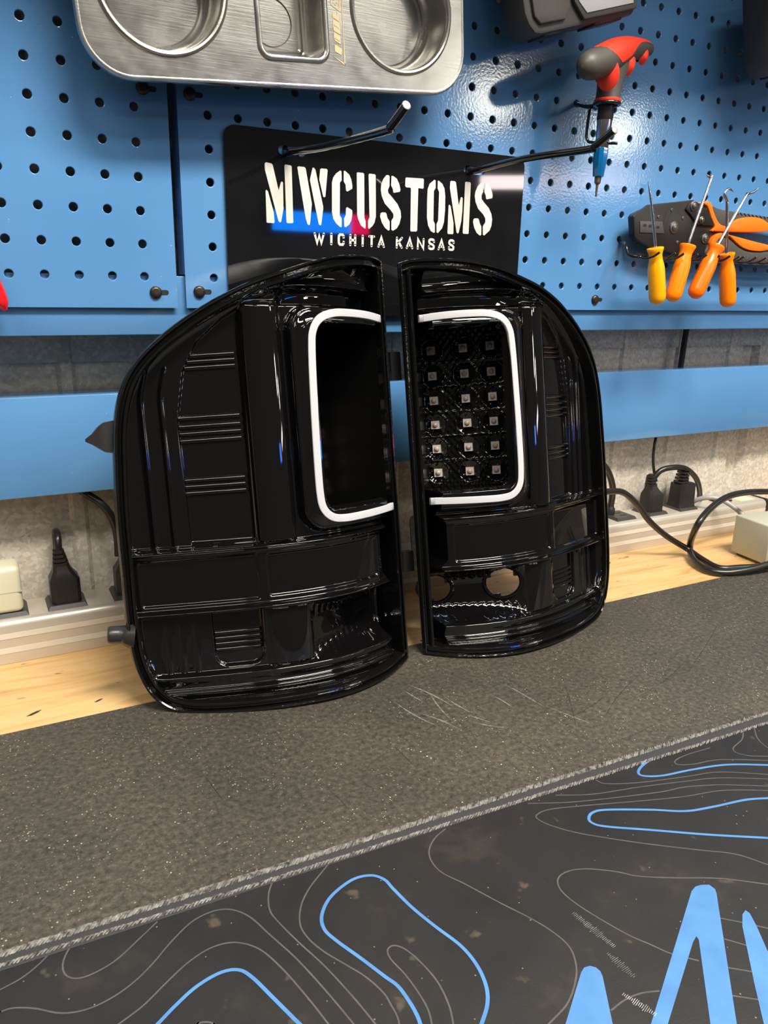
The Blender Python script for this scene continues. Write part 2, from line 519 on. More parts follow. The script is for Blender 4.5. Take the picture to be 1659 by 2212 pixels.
# ------------------------------------------------------------------ traced outlines (inches)
BIG_LETTERS=[[(1.835,16.713),(1.886,16.751),(2.077,16.726),(2.114,16.691),(2.314,15.902),(2.397,16.163),(2.433,16.196),(2.475,16.164),(2.476,15.451),(2.483,15.347),(2.389,14.915),(2.354,14.881),(2.302,14.906),(2.281,14.952),(1.838,16.524)],
[(1.848,15.859),(1.88,15.895),(1.93,15.853),(2.124,15.199),(2.149,14.887),(2.13,14.851),(1.896,14.85),(1.863,14.872)],
[(2.533,16.702),(2.567,16.739),(2.762,16.721),(2.793,16.689),(2.832,14.91),(2.805,14.885),(2.618,14.875),(2.579,14.909)],
[(2.998,16.683),(3.038,16.716),(3.251,16.715),(3.304,16.673),(3.526,15.562),(3.517,15.455),(3.454,14.882),(3.413,14.851),(3.358,14.877),(3.292,15.076)],
[(3.558,16.716),(3.612,16.716),(3.666,16.655),(3.95,15.505),(3.956,15.422),(3.881,14.892),(3.833,14.858),(3.784,14.899),(3.462,16.305),(3.468,16.352)],
[(3.842,16.692),(3.896,16.72),(4.087,16.719),(4.123,16.68),(4.039,15.83),(4.005,15.792),(3.956,15.813),(3.809,16.353)],
[(4.598,16.705),(4.649,16.686),(4.662,16.392),(4.592,16.317),(4.593,15.242),(4.671,15.137),(4.672,14.87),(4.624,14.836),(4.454,14.957),(4.341,15.108),(4.292,15.322),(4.289,16.295),(4.336,16.462),(4.446,16.6)],
[(4.738,16.704),(4.794,16.709),(4.949,16.603),(5.036,16.443),(5.075,16.256),(5.076,16.149),(4.912,16.054),(4.864,16.046),(4.833,16.072),(4.812,16.261),(4.74,16.363)],
[(4.861,15.523),(4.909,15.514),(5.075,15.439),(5.088,15.342),(5.051,15.097),(4.966,14.946),(4.838,14.854),(4.772,14.868),(4.759,15.13),(4.826,15.255),(4.838,15.473)],
[(5.246,16.673),(5.283,16.699),(5.503,16.697),(5.538,16.659),(5.57,15.198),(5.622,15.09),(5.626,14.868),(5.591,14.836),(5.429,14.944),(5.324,15.135),(5.279,15.28)],
[(5.714,16.661),(5.748,16.692),(5.966,16.685),(5.996,16.646),(6.033,15.272),(5.984,15.071),(5.898,14.943),(5.767,14.837),(5.722,14.872),(5.718,15.107),(5.775,15.233)],
[(6.438,16.701),(6.515,16.699),(6.562,16.665),(6.562,16.336),(6.504,16.205),(6.525,16.105),(6.69,15.963),(6.916,15.746),(7.049,15.521),(7.078,15.314),(7.016,15.075),(6.91,14.913),(6.754,14.822),(6.684,14.85),(6.675,15.162),(6.757,15.284),(6.753,15.4),(6.64,15.523),(6.386,15.739),(6.256,15.986),(6.215,16.186),(6.231,16.389),(6.319,16.571)],
[(6.639,16.683),(6.701,16.688),(6.858,16.611),(6.974,16.416),(7.02,16.241),(6.997,16.175),(6.764,16.126),(6.723,16.144),(6.707,16.245),(6.632,16.367)],
[(6.224,15.396),(6.285,15.431),(6.424,15.433),(6.463,15.397),(6.507,15.257),(6.604,15.133),(6.612,14.846),(6.565,14.813),(6.406,14.915),(6.277,15.09),(6.205,15.292)],
[(7.218,16.643),(7.248,16.678),(7.965,16.693),(7.998,16.656),(7.994,16.372),(7.963,16.344),(7.769,16.356),(7.779,14.875),(7.741,14.841),(7.521,14.831),(7.487,14.861),(7.46,16.322),(7.434,16.346),(7.259,16.347),(7.217,16.382)],
[(8.452,16.69),(8.502,16.667),(8.515,16.408),(8.444,16.298),(8.47,15.256),(8.541,15.152),(8.555,14.844),(8.506,14.828),(8.37,14.889),(8.246,15.084),(8.185,15.347),(8.166,15.927),(8.174,16.345),(8.247,16.532)],
[(8.601,16.662),(8.65,16.665),(8.803,16.572),(8.901,16.421),(8.951,16.161),(8.967,15.657),(8.939,15.226),(8.866,15.007),(8.69,14.831),(8.628,14.855),(8.615,15.143),(8.679,15.266),(8.676,16.274),(8.604,16.401)],
[(9.148,16.675),(9.196,16.705),(9.347,16.703),(9.4,16.667),(9.571,15.866),(9.65,16.153),(9.69,16.174),(9.737,16.132),(9.747,15.675),(9.718,15.293),(9.622,14.879),(9.579,14.855),(9.529,14.888),(9.143,16.451)],
[(9.119,15.839),(9.165,15.863),(9.212,15.805),(9.373,15.221),(9.384,14.841),(9.351,14.818),(9.146,14.817),(9.117,14.856)],
[(9.815,16.697),(9.855,16.721),(10.033,16.718),(10.07,16.675),(10.083,14.886),(10.047,14.857),(9.848,14.856),(9.811,14.893)],
[(10.544,16.736),(10.615,16.727),(10.654,16.42),(10.592,16.294),(10.602,16.16),(10.734,16.032),(10.959,15.854),(11.099,15.641),(11.149,15.45),(11.132,15.199),(11.055,15.028),(10.818,14.836),(10.752,14.861),(10.731,15.166),(10.837,15.323),(10.827,15.461),(10.729,15.593),(10.468,15.798),(10.33,16.034),(10.281,16.247),(10.305,16.41),(10.396,16.605)],
[(10.738,16.723),(10.807,16.728),(10.974,16.618),(11.076,16.435),(11.111,16.301),(11.092,16.218),(10.848,16.162),(10.811,16.186),(10.785,16.307),(10.714,16.411)],
[(10.277,15.404),(10.334,15.443),(10.474,15.448),(10.522,15.417),(10.582,15.269),(10.661,15.148),(10.674,14.857),(10.623,14.819),(10.457,14.917),(10.341,15.078),(10.263,15.294)]]
SMALL_LETTERS=[('W',3.590,14.224,4.020,14.630),('I',4.244,14.218,4.301,14.643),('C',4.520,14.213,4.795,14.636),('H',4.978,14.218,5.255,14.632),('I',5.486,14.212,5.545,14.631),('T',5.742,14.215,6.017,14.625),('A',6.124,14.208,6.430,14.621),('K',6.886,14.205,7.181,14.628),('A',7.318,14.205,7.635,14.626),('N',7.789,14.201,8.118,14.625),('S',8.276,14.208,8.585,14.629),('A',8.710,14.207,9.035,14.626),('S',9.173,14.207,9.471,14.632)]
GREY_LINES=[[(-8.47,-13.59),(-8.1,-13.49),(-7.8,-13.32),(-7.55,-13.11)],
[(-7.09,-13.02),(-7.27,-13.28),(-7.36,-13.54),(-7.33,-13.79),(-7.16,-13.96),(-6.87,-13.99),(-6.41,-13.86),(-5.91,-13.54),(-5.48,-13.25)],
[(-14.62,-15.22),(-11.17,-14.59),(-8.72,-14.14),(-8.49,-14.1),(-8.26,-14.12),(-7.92,-14.3),(-7.51,-14.61),(-7.09,-14.74),(-6.64,-14.7),(-6.19,-14.53),(-5.78,-14.26),(-5.33,-13.89),(-4.83,-13.57),(-4.36,-13.49),(-4,-13.62),(-3.71,-13.99),(-3.48,-14.65),(-3.22,-15.41),(-3,-16.29),(-2.81,-17.22),(-2.73,-17.73),(-2.38,-20.21),(-1.88,-23.67)],
[(-12.75,-17.39),(-9.44,-16.27),(-7.07,-15.46),(-6.61,-15.31),(-6.13,-15.12),(-5.63,-14.81),(-5.12,-14.53),(-4.62,-14.4),(-4.17,-14.5),(-3.8,-14.87),(-3.55,-15.52),(-3.35,-16.34),(-3.22,-17.01),(-3.14,-17.43),(-2.67,-19.89),(-2.02,-23.33)],
[(-10.38,-19.55),(-7.53,-17.51),(-5.5,-16.05),(-5.35,-15.94),(-5.19,-15.97),(-5.07,-16.08),(-4.99,-16.31),(-4.14,-18.66),(-2.95,-21.95)],
[(-2.91,-13.2),(-3.14,-13.55),(-3.27,-13.99),(-3.22,-14.37),(-3.03,-15.06),(-2.79,-15.81),(-2.59,-16.66),(-2.46,-17.38),(-2.42,-17.84),(-2.19,-20.33),(-1.86,-23.81)],
[(-1.58,-13.28),(-2.24,-13.76),(-2.62,-14.17),(-2.83,-14.63),(-2.82,-15.04),(-2.66,-15.5),(-2.38,-16.01),(-2.17,-16.41),(-2.03,-16.86),(-2.02,-17.16),(-2.04,-17.47),(-2.17,-17.81),(-3.11,-20.12),(-4.43,-23.36)],
[(-3.79,-23.75),(-2.34,-20.56),(-1.31,-18.29),(-1.19,-18.02),(-1.05,-17.64),(-0.98,-17.12),(-1.04,-16.61),(-1.17,-16.17),(-1.34,-15.99),(-1.5,-16.04),(-1.54,-16.27),(-1.46,-16.7),(-1.43,-17.18),(-1.45,-17.55),(-1.54,-17.84),(-1.68,-18.1),(-2.81,-20.33),(-4.4,-23.45)],
[(1.49,-13.45),(1.09,-13.62),(0.75,-13.91),(0.6,-14.26),(0.63,-14.69),(0.91,-15.22),(1.29,-16.02),(1.59,-16.6),(1.8,-17.12),(1.87,-17.61),(1.69,-18.03),(1.38,-18.35),(0.94,-18.63),(0.37,-18.8),(-0.01,-18.94),(-2.35,-19.82),(-5.63,-21.04)],
[(11.86,-22.56),(9.53,-19.95),(7.86,-18.08),(7.66,-17.86),(7.27,-17.28),(6.54,-16.75),(5.46,-15.95),(4.41,-15.07),(3.93,-14.5),(3.79,-14.14),(3.93,-14.01),(4.34,-14.01),(5.25,-14.29),(6.65,-14.77),(7.91,-15.17),(9.02,-15.43),(10.15,-15.98),(10.46,-16.19),(12.54,-17.57),(15.45,-19.52)],
[(3.94,-13.56),(4.96,-14),(6.2,-14.39),(7.5,-14.75),(8.23,-14.88),(9.17,-15.23),(10.33,-15.85),(10.67,-16.03),(12.85,-17.24),(15.92,-18.93)],
[(4.82,-13.61),(5.74,-14.01),(7.09,-14.33),(8.43,-14.7),(9.43,-15.01),(10.61,-15.64),(10.95,-15.83),(13.14,-17.04),(16.2,-18.73)],
[(6.25,-13.58),(6.4,-13.83),(7.24,-14.18),(8.6,-14.55),(9.65,-14.82),(10.8,-15.5),(11.13,-15.69),(13.28,-16.96),(16.3,-18.74)],
[(10.4,-13.87),(9.5,-13.82),(8.96,-13.88),(8.87,-14.05),(9.31,-14.24),(10.14,-14.41),(11.39,-15.05),(11.74,-15.25),(13.93,-16.46),(16.99,-18.16)],
[(11.99,-13.75),(11.61,-13.99),(11.03,-14.17),(10.89,-14.37),(11.11,-14.66),(11.57,-14.91),(11.95,-15.1),(14.2,-16.18),(17.35,-17.7)],
[(12.52,-13.72),(12.11,-14.16),(11.96,-14.62),(12.13,-14.96),(13.23,-17.21),(14.77,-20.35)],
[(11.93,-22.32),(9.25,-20.07),(7.33,-18.47),(7.1,-18.28),(6.26,-17.66),(5.31,-17.17),(4.63,-16.78),(4.25,-16.43),(3.73,-16.08),(3.3,-15.94),(2.95,-15.99),(2.76,-16.22),(2.74,-16.59),(2.89,-17.17),(3.17,-17.9),(3.41,-18.31),(3.62,-18.67),(3.99,-19.05)],
[(5.29,-18.47),(5.63,-18.78),(5.98,-19.12),(6.19,-19.31),(8.05,-20.97),(10.66,-23.31)],
[(4.91,-18.9),(5.45,-19.52),(5.63,-19.71),(7.34,-21.54),(9.74,-24.09)],
[(4.36,-19.41),(4.96,-19.89),(5.16,-20.06),(7.13,-21.6),(9.87,-23.77)],
[(3.9,-19.89),(4.43,-20.29),(4.64,-20.44),(6.67,-21.89),(9.52,-23.92)],
[(1.6,-19.1),(1.99,-19.05),(2.38,-19.08),(2.74,-19.2)]]
BLUE_LINES=[[(-11.59,-18.74),(-8.53,-17.04),(-6.35,-15.83),(-5.98,-15.62),(-5.59,-15.38),(-5.15,-15.16),(-4.67,-15.06),(-4.33,-15.15),(-4.14,-15.44),(-3.93,-16.05),(-3.76,-16.56),(-3.66,-16.87),(-3.59,-17.25),(-3.17,-19.72),(-2.57,-23.17)],
[(-4.1,-23.58),(-2.78,-20.34),(-1.84,-18.02),(-1.73,-17.75),(-1.69,-17.54),(-1.68,-17.27),(-1.71,-16.87),(-1.84,-16.55),(-2.06,-15.99),(-2.33,-15.35),(-2.43,-14.97),(-2.32,-14.6),(-1.94,-14.22),(-1.32,-13.98),(-0.88,-14.04),(-0.66,-14.29),(-0.61,-14.63),(-0.5,-15.28),(-0.32,-15.94),(-0.11,-16.6),(-0.08,-17.14),(-0.19,-17.62),(-0.4,-17.96),(-0.73,-18.25),(-0.97,-18.46),(-2.87,-20.08),(-5.53,-22.36)],
[(13.96,-20.44),(10.93,-18.68),(8.77,-17.42),(8.48,-17.24),(7.24,-16.5),(6.06,-15.73),(5.16,-15.15),(4.94,-14.9),(4.98,-14.72),(5.22,-14.59),(5.62,-14.66),(6.65,-15.16),(7.43,-15.6),(8.23,-15.8),(9.25,-15.98),(9.86,-16.2),(10.23,-16.35),(12.55,-17.28),(15.8,-18.57)],
[(9.39,-13.32),(8.97,-13.44),(8.1,-13.59),(7.63,-13.78),(7.56,-13.99),(8.05,-14.23),(9.03,-14.4),(10.13,-14.67),(11.19,-15.2),(11.54,-15.4),(13.72,-16.61),(16.79,-18.3)],
[(0.14,-13.24),(0.51,-13.16),(0.84,-13.04)]]
MAT_LETTERS=[[(-0.42,-19.71),(1.67,-18.2),(1.8,-18.14),(1.93,-18.16),(2.01,-18.24),(2.03,-18.35),(1.98,-18.47),(0.79,-20.32)],
[(0.87,-20.36),(5.36,-17.65),(5.55,-17.59),(5.71,-17.61),(5.88,-17.69),(5.89,-17.84),(5.81,-17.95),(2.63,-21.24),(2.21,-21.03),(4.41,-18.68),(4.44,-18.59),(4.25,-18.67),(1.12,-20.49)],
[(5.54,-18.84),(5.82,-18.62),(5.98,-18.57),(5.99,-18.67),(5.82,-18.97),(5.45,-19.52),(4.96,-20.3),(3.92,-21.06),(3.64,-20.91),(4.53,-19.92)]]
CORD_LEFT=[(-4.95,2.2,5.88),(-4.47,1.9,5.46),(-4.05,1.7,5.13),(-3.73,1.6,4.65),(-3.56,1.6,3.95),(-3.56,1.6,3.05)]
CORD_PLUG_R=[(23.35,1.6,2.94),(23.5,1.6,3.22),(23.88,1.5,3.76),(24.59,1.4,3.92),(25.77,1.5,3.74),(26.93,1.7,3.07),(27.62,1.9,2.22),(28.08,2.2,1.41)]
CORD_THIN=[(24.09,2.2,5.67),(23.81,2,5.11),(23.72,1.9,4.39),(23.81,1.8,3.65),(23.95,1.7,3.16)]
CORD_GAP=[(25.21,2.1,11.27),(25.15,2.1,10.34),(25.1,2.1,8.92),(25.13,2.2,7.7)]
CORD_BEHIND=[(19.67,1.4,4.6),(20.32,1.5,4.09),(20.84,1.6,3.24),(21.05,1.6,2.23),(21.13,1.6,1.67)]
CORD_LONG=[(17.08,-1.2,3.97),(18.26,-1,3.88),(19.11,-0.9,3.66),(20.16,-0.8,2.92),(21.07,-0.8,2.01),(22.28,-0.9,1.11),(23.53,-1.22,0.35),(23.42,-2.37,0.15),(23.3,-3.44,0.12),(24.23,-3.87,0.15),(25.58,-4.35,0.2),(27.3,-4.62,0.2),(33,-6.2,0.2),(42,-8.2,0.2)]
CORD_LOOP=[(44,-0.4,0.25),(38,-0.8,1.2),(31.82,-1,2.39),(29.12,-1.2,2.77),(27.04,-1.4,2.99),(25.41,-1.6,2.97),(23.96,-1.9,2.63),(22.8,-2.2,1.98),(23.75,-1.16,0.45),(22.82,-2.32,0.2),(22.5,-3.43,0.15),(23.01,-4.07,0.15),(24.05,-4.5,0.3),(25.1,-4.66,0.45),(26.82,-4.89,0.6),(33,-7,0.45),(42,-9.2,0.2)]
CABLE_GREY=[(26.56,1.6,1.61),(26.65,1.2,1.97),(26.92,0.7,2.2),(27.35,0.3,2.17),(27.71,-0.2,1.9),(27.95,-0.8,1.52)]
SCUFFS=[(2.53,-16.96,2.70,-18.06,0.10),(2.45,-18.09,2.53,-18.78,0.10),(2.05,-18.94,2.29,-19.57,0.08)]
MAT_SMEARS=[(4.22,-6.65,4.87,-8.67,0.035),(3.27,-7.43,3.90,-9.54,0.035),(3.66,-8.40,4.34,-9.89,0.035),(4.92,-7.89,5.18,-9.12,0.035),(4.88,-9.58,5.67,-10.30,0.035),(7.21,-8.06,7.50,-9.92,0.035),(6.39,-8.42,6.55,-9.47,0.035),(7.59,-9.81,8.25,-11.34,0.035),(4.58,-7.57,4.37,-9.18,0.035),(3.90,-6.91,4.15,-8.01,0.035),(4.98,-9.18,5.40,-9.83,0.035)]
MAT_SCORES=[(-3.29,-8.28,-3.06,-10.15,0.012),(12.24,-9.42,8.54,-11.33,0.012),(10.62,-9.75,6.80,-10.79,0.012),(9.55,-8.15,7.19,-11.81,0.012),(15.39,-8.90,9.54,-10.89,0.012),(7.52,-6.82,7.78,-9.09,0.012),(10.13,-12.09,7.53,-12.24,0.012),(5.84,-6.40,6.85,-8.30,0.012),(18.89,-7.25,13.33,-10.31,0.012),(5.46,-10.71,5.95,-12.25,0.012),(10.23,-8.09,11.49,-10.16,0.012),(2.09,-9.62,2.14,-10.90,0.012),(-0.51,-10.54,-0.33,-11.88,0.012),(20.89,-6.56,17.82,-6.75,0.012)]
CR_HEAD=[(17.79,15.86),(17.89,15.99),(18.43,16.21),(18.61,16.30),(18.78,16.41),(20.88,16.69),(21.17,16.74),(21.40,16.67),(21.84,16.53),(22.34,16.14),(22.67,15.73),(22.56,15.59),(22.66,15.38),(22.43,14.91),(22.35,14.51),(20.57,14.43),(19.88,14.57),(18.97,14.67),(18.20,14.95),(17.98,15.10)]
CR_JAW=[(18.17,15.71),(19.48,15.75),(19.66,15.28),(18.24,15.25)]
CR_UP=[(21.96,16.46),(22.39,16.58),(23.25,16.44),(26.46,16.31),(27.69,16.21),(28.32,16.16),(28.40,15.87),(27.79,15.84),(26.32,15.91),(23.35,15.70),(22.95,15.78),(22.52,16.08)]
CR_UPG=[(21.83,16.59),(21.91,16.70),(22.12,16.72),(22.30,16.59),(22.47,16.32),(22.81,15.95),(23.12,15.79),(23.61,15.78),(23.89,16.01),(24.36,16.16),(25.20,16.24),(25.79,16.18),(26.29,16.02),(27.17,15.88),(26.36,15.73),(25.69,15.61),(22.69,15.51),(22.59,15.59),(22.64,15.73),(22.36,16.07),(22.06,16.50)]
CR_LOG=[(22.58,14.95),(22.69,15.24),(22.87,15.39),(23.13,15.46),(23.69,15.41),(26.52,15.07),(28.00,15.01),(26.57,14.86),(26.01,14.77),(25.19,14.79),(24.52,14.95),(23.83,15.29),(23.53,15.37),(23.17,15.26),(22.89,15.03),(22.86,14.93)]
CR_LO=[(23.19,15.19),(23.72,15.27),(24.53,14.92),(25.25,14.76),(26.59,14.81),(28.02,14.94),(28.64,14.96),(28.80,14.34),(28.19,14.29),(26.73,14.23),(24.32,14.32),(23.45,14.48),(22.35,14.51),(22.54,14.91)]
CR_LINK=[(20.85,16.54),(21.13,16.72),(21.40,16.64),(21.85,16.49),(22.35,16.10),(22.64,15.73),(21.58,15.72),(21.09,16.10),(20.74,16.32)]
CR_BOLTS=[(21.15,16.47),(20.22,15.55),(22.21,15.18),(21.75,15.93),(19.97,16.26),(20.70,15.96),(19.23,15.94),(18.96,15.92),(20.53,14.96),(18.46,15.55),(18.78,15.54),(19.23,15.51)]
TRAY_TEXT=[[(1.29,-1.11),(1.33,-1.12),(1.43,-1.18),(1.45,-1.16),(1.45,-1.09),(1.52,-1.12),(1.52,-1.35),(1.29,-1.23)],
[(1.30,-1.29),(1.33,-1.29),(1.51,-1.36),(1.53,-1.45),(1.53,-1.66),(1.51,-1.69),(1.31,-1.60),(1.29,-1.50)],
[(1.31,-1.64),(1.33,-1.65),(1.52,-1.73),(1.52,-1.88),(1.53,-1.97),(1.32,-1.87),(1.30,-1.77)],
[(1.31,-1.98),(1.33,-1.98),(1.53,-2.07),(1.56,-2.08),(1.53,-2.27),(1.31,-2.17)],
[(1.63,-0.68),(1.66,-0.68),(1.64,-1.66),(1.65,-2.08),(1.65,-2.56),(1.61,-2.50),(1.62,-2.08),(1.62,-1.56)],
[(1.21,-2.29),(1.65,-2.56),(1.65,-2.50),(1.28,-2.32)],
[(1.25,-0.71),(1.31,-0.71),(1.30,-0.87),(1.53,-0.98),(1.55,-0.69),(1.60,-0.68),(1.58,-1.08),(1.25,-0.90)],
[(1.38,-0.88),(1.44,-0.91),(1.43,-0.83),(1.49,-0.84),(1.49,-0.78),(1.42,-0.77)]]
TRAY_SLOTS=[[(1.32,-1.43),(1.35,-1.43),(1.50,-1.53),(1.49,-1.56),(1.32,-1.47)],[(1.32,-1.79),(1.50,-1.88),(1.50,-1.90),(1.32,-1.82)]]

# ------------------------------------------------------------------ the setting
def steel_wall():
    """galvanised sheet with pressed vertical ribs, standing just behind the pegboard"""
    y = 2.75
    prof = []
    x = -34.0
    k = 0
    while x < 62:
        prof += [(x, y), (x + 2.6, y), (x + 2.75, y - .12), (x + 3.1, y - .12), (x + 3.25, y)]
        if k % 3 == 2:
            prof += [(x + 3.9, y), (x + 4.2, y + .35), (x + 5.1, y + .35), (x + 5.4, y)]
            x += 5.4
        else:
            x += 3.9
        k += 1
    V, F = [], []
    for a, b in prof: V += [(a, b, -3.0), (a, b, 36.0)]
    for i in range(len(prof) - 1):
        F.append((2 * i, 2 * i + 2, 2 * i + 3, 2 * i + 1))
    o = mesh('wall_back', V, F, M['galv'], smooth=False)
    setp(o, 'galvanised ribbed steel wall behind the blue pegboard', kind='structure')
    s = o.modifiers.new('sheet', 'SOLIDIFY'); s.thickness = 0.03 * IN; s.offset = 0
    # overlapping sheet seam running along the wall between the blue rails
    box('sheet_seam', (-34, 2.66, 10.05), (62, 2.76, 12.6), M['galv'], o, bev=.02)
steel_wall()

bench = thing('workbench', (10, -11, -1.9), 'maple workbench top running along the steel wall', 'workbench')
box('bench_top', (-30, -25.5, -1.9), (56, 2.6, -.08), M['wood'], bench, bev=.06)

o = box('rubber_mat', (-29, -25.3, -.08), (55, -4.12, 0.0), M['rubber'], bev=.02)
setp(o, 'scuffed dark grey rubber mat under the two tail lights', 'mat')
rubber_mat = o
def streak(xa, ya, xb, yb, w, m, seed, name, z=.0012):
    rnd = random.Random(seed)
    V, F = [], []
    L = math.hypot(xb - xa, yb - ya); nx, ny = -(yb - ya) / L, (xb - xa) / L
    n = max(6, int(L / .06)); bow = rnd.uniform(-.06, .06) * L
    for i in range(n + 1):
        t = i / n
        a = w * max(.12, math.sin(math.pi * min(1, max(0, t)))) * rnd.uniform(.35, 1.1)
        c = bow * math.sin(math.pi * t)
        cx, cy = xa + (xb - xa) * t + nx * c, ya + (yb - ya) * t + ny * c
        V += [(cx + nx * a, cy + ny * a, z), (cx - nx * a, cy - ny * a, z)]
    for i in range(n): F.append((2 * i, 2 * i + 1, 2 * i + 3, 2 * i + 2))
    mesh(name, V, F, m, rubber_mat, smooth=False)
for i, q in enumerate(MAT_SMEARS): streak(*q, M['smear'], i, 'chalky_smear')
for i, q in enumerate(MAT_SCORES): streak(*q, M['score'], 50 + i, 'score_mark', .0016)


def pegboard(name, x0, x1, z0, z1, hx, hz, label):
    V, F = [], []
    def quad(a, b, c, d):
        n = len(V); V.extend((a, b, c, d)); F.append((n, n + 1, n + 2, n + 3))
    cx0, cx1 = min(hx) - .5, max(hx) + .5
    cz0, cz1 = min(hz) - .5, max(hz) + .5
    for (a, b, c, d) in ((x0, cz0, cx0, cz1), (cx1, cz0, x1, cz1), (x0, z0, x1, cz0), (x0, cz1, x1, z1)):
        if c - a > 1e-4 and d - b > 1e-4:
            quad((a, 0, b), (c, 0, b), (c, 0, d), (a, 0, d))
    seg = 16
    ang = [2 * math.pi * (k + 0.0) / seg for k in range(seg)]
    for x in hx:
        for z in hz:
            n = len(V)
            for a in ang:
                c, s = math.cos(a), math.sin(a)
                m = .5 / max(abs(c), abs(s))
                V.append((x + c * m, 0, z + s * m))
            for r, y in ((.158, 0), (.145, .004), (.134, .016), (.130, .07)):
                for a in ang: V.append((x + r * math.cos(a), y, z + r * math.sin(a)))
            for j in range(4):
                for k in range(seg):
                    k2 = (k + 1) % seg
                    F.append((n + j * seg + k, n + j * seg + k2, n + (j + 1) * seg + k2, n + (j + 1) * seg + k))
    me = bpy.data.meshes.new(name)
    me.from_pydata([(v[0] * IN, v[1] * IN, v[2] * IN) for v in V], [], F)
    bm = bmesh.new(); bm.from_mesh(me)
    bmesh.ops.remove_doubles(bm, verts=bm.verts, dist=1e-6)
    bmesh.ops.recalc_face_normals(bm, faces=bm.faces)
    bm.faces.ensure_lookup_table()
    f0 = bm.faces[0]
    if f0.normal.y > 0: bmesh.ops.reverse_faces(bm, faces=bm.faces)
    for f in bm.faces:
        f.smooth = abs(f.normal.y) < 0.95
    bm.to_mesh(me); bm.free()
    root = thing(name, ((x0 + x1) / 2, 0, z0), label, 'pegboard', 'blue pegboard panels')
    link('perforated_sheet', me, M['blue'], root)
    # folded side flanges
    box('side_flange', (x0, .004, 13.1), (x0 + .05, .85, z1), M['blue'], root)
    box('side_flange', (x1 - .05, .004, 13.1), (x1, .85, z1), M['blue'], root)
    box('bottom_flange', (x0 + .05, .004, z0), (x1 - .05, .12, z0 + .04), M['blue'], root)
    return root


pegboard('pegboard_panel', -.97, 38.0, 12.02, 29.0, list(range(0, 38)), list(range(13, 29)),
         'wide blue steel pegboard panel behind the sign and the hand tools')
pegboard('pegboard_panel', -13.0, -1.26, 12.02, 29.0, [-2.29 - k for k in range(0, 10)], list(range(13, 29)),
         'narrow blue pegboard panel at the left, beside the dark vertical gap')

sup = thing('support_rail', (12, .2, 11.18), 'blue steel channel carrying the pegboard along its lower edge', 'rail')
box('rail_face', (-13, .17, 11.14), (38, .23, 13.04), M['blue'], sup, bev=.025)
box('rail_lip', (-13, .23, 11.14), (38, 2.6, 11.2), M['blue'], sup)
box('rail_lip', (-13, .23, 12.98), (38, 2.6, 13.04), M['blue'], sup)

lr = thing('lower_rail', (12, 1.4, 5.66), 'plain blue steel rail running below the pegboard behind the tail lights', 'rail')
box('rail_face', (-14, 1.3, 5.66), (40, 1.38, 9.08), M['blue'], lr, bev=.03)
box('rail_lip', (-14, 1.38, 5.66), (40, 2.6, 5.72), M['blue'], lr)
box('rail_lip', (-14, 1.38, 9.02), (40, 2.6, 9.08), M['blue'], lr)

cab = thing('shade_cabinet', (12, -4, 31.0), 'unseen blue steel cabinet added above the pegboard to shade its top', 'cabinet')  # added out of view to block lamp light from the upper pegboard
box('shade_cabinet_body', (-20, -9.0, 31.0), (46, 2.6, 48), M['cabinet'], cab, bev=.1)
for k in range(4):
    x = -20 + 16.5 * k
    d = box('shade_cabinet_door', (x + .15, -9.7, 31.2), (x + 16.35, -9.0, 47.8), M['blue'], cab, bev=.08)
    box('door_pull', (x + 7.2, -10.3, 31.8), (x + 9.2, -9.7, 32.1), M['steel'], d, bev=.05)

# ------------------------------------------------------------------ tail lights (lens removed, painted gloss black)
TILT = math.radians(11.3)
OUT = [(0, .06), (0, 3), (0, 7), (0, 11), (0, 13.0), (0, 13.93), (.35, 14.0), (.9, 13.98), (1.6, 13.9), (2.3, 13.79), (3.15, 13.59), (4.1, 13.3),
       (5.2, 12.95), (6.3, 12.45), (7.3, 11.85), (8.15, 11.18), (8.72, 10.5), (9.05, 9.75), (9.25, 8.8), (9.35, 7.6), (9.42, 6.4),
       (9.45, 4.7), (9.47, 2.8), (9.38, 1.65), (9.12, .82), (8.73, .28), (8.25, .0), (7.5, -.14), (6.2, -.19), (4.3, -.2), (2.9, -.2),
       (1.5, -.13), (.5, -.02)]


def wr(u):
    u = np.clip(u, -.3, 9.8)
    return np.polyval([0.00012961, 0.00373049, -0.14557484, 0.88960157, -0.10396717], u)


def outline_dense():
    a = crom(OUT[5:], 7)                      # curved part, from the top inner corner round to the bottom
    b = crom([OUT[-1], (.2, .03), (0, .06)], 3)[1:]
    c = [np.array((0, z)) for z in np.linspace(.06, 13.93, 46)][1:-1]
    return [np.array(p, float) for p in (a + b + c)]


OD = outline_dense()


def inset_pts(d):
    P = OD
    n = len(P)
    out = []
    for i in range(n):
        t0 = P[i] - P[i - 1]; t1 = P[(i + 1) % n] - P[i]
        t0 = t0 / (np.linalg.norm(t0) + 1e-9); t1 = t1 / (np.linalg.norm(t1) + 1e-9)
        n0 = np.array((t0[1], -t0[0])); n1 = np.array((t1[1], -t1[0]))
        b = n0 + n1; b /= np.linalg.norm(b) + 1e-9
        out.append(P[i] + b * d / max(.5, b @ n0))
    return out


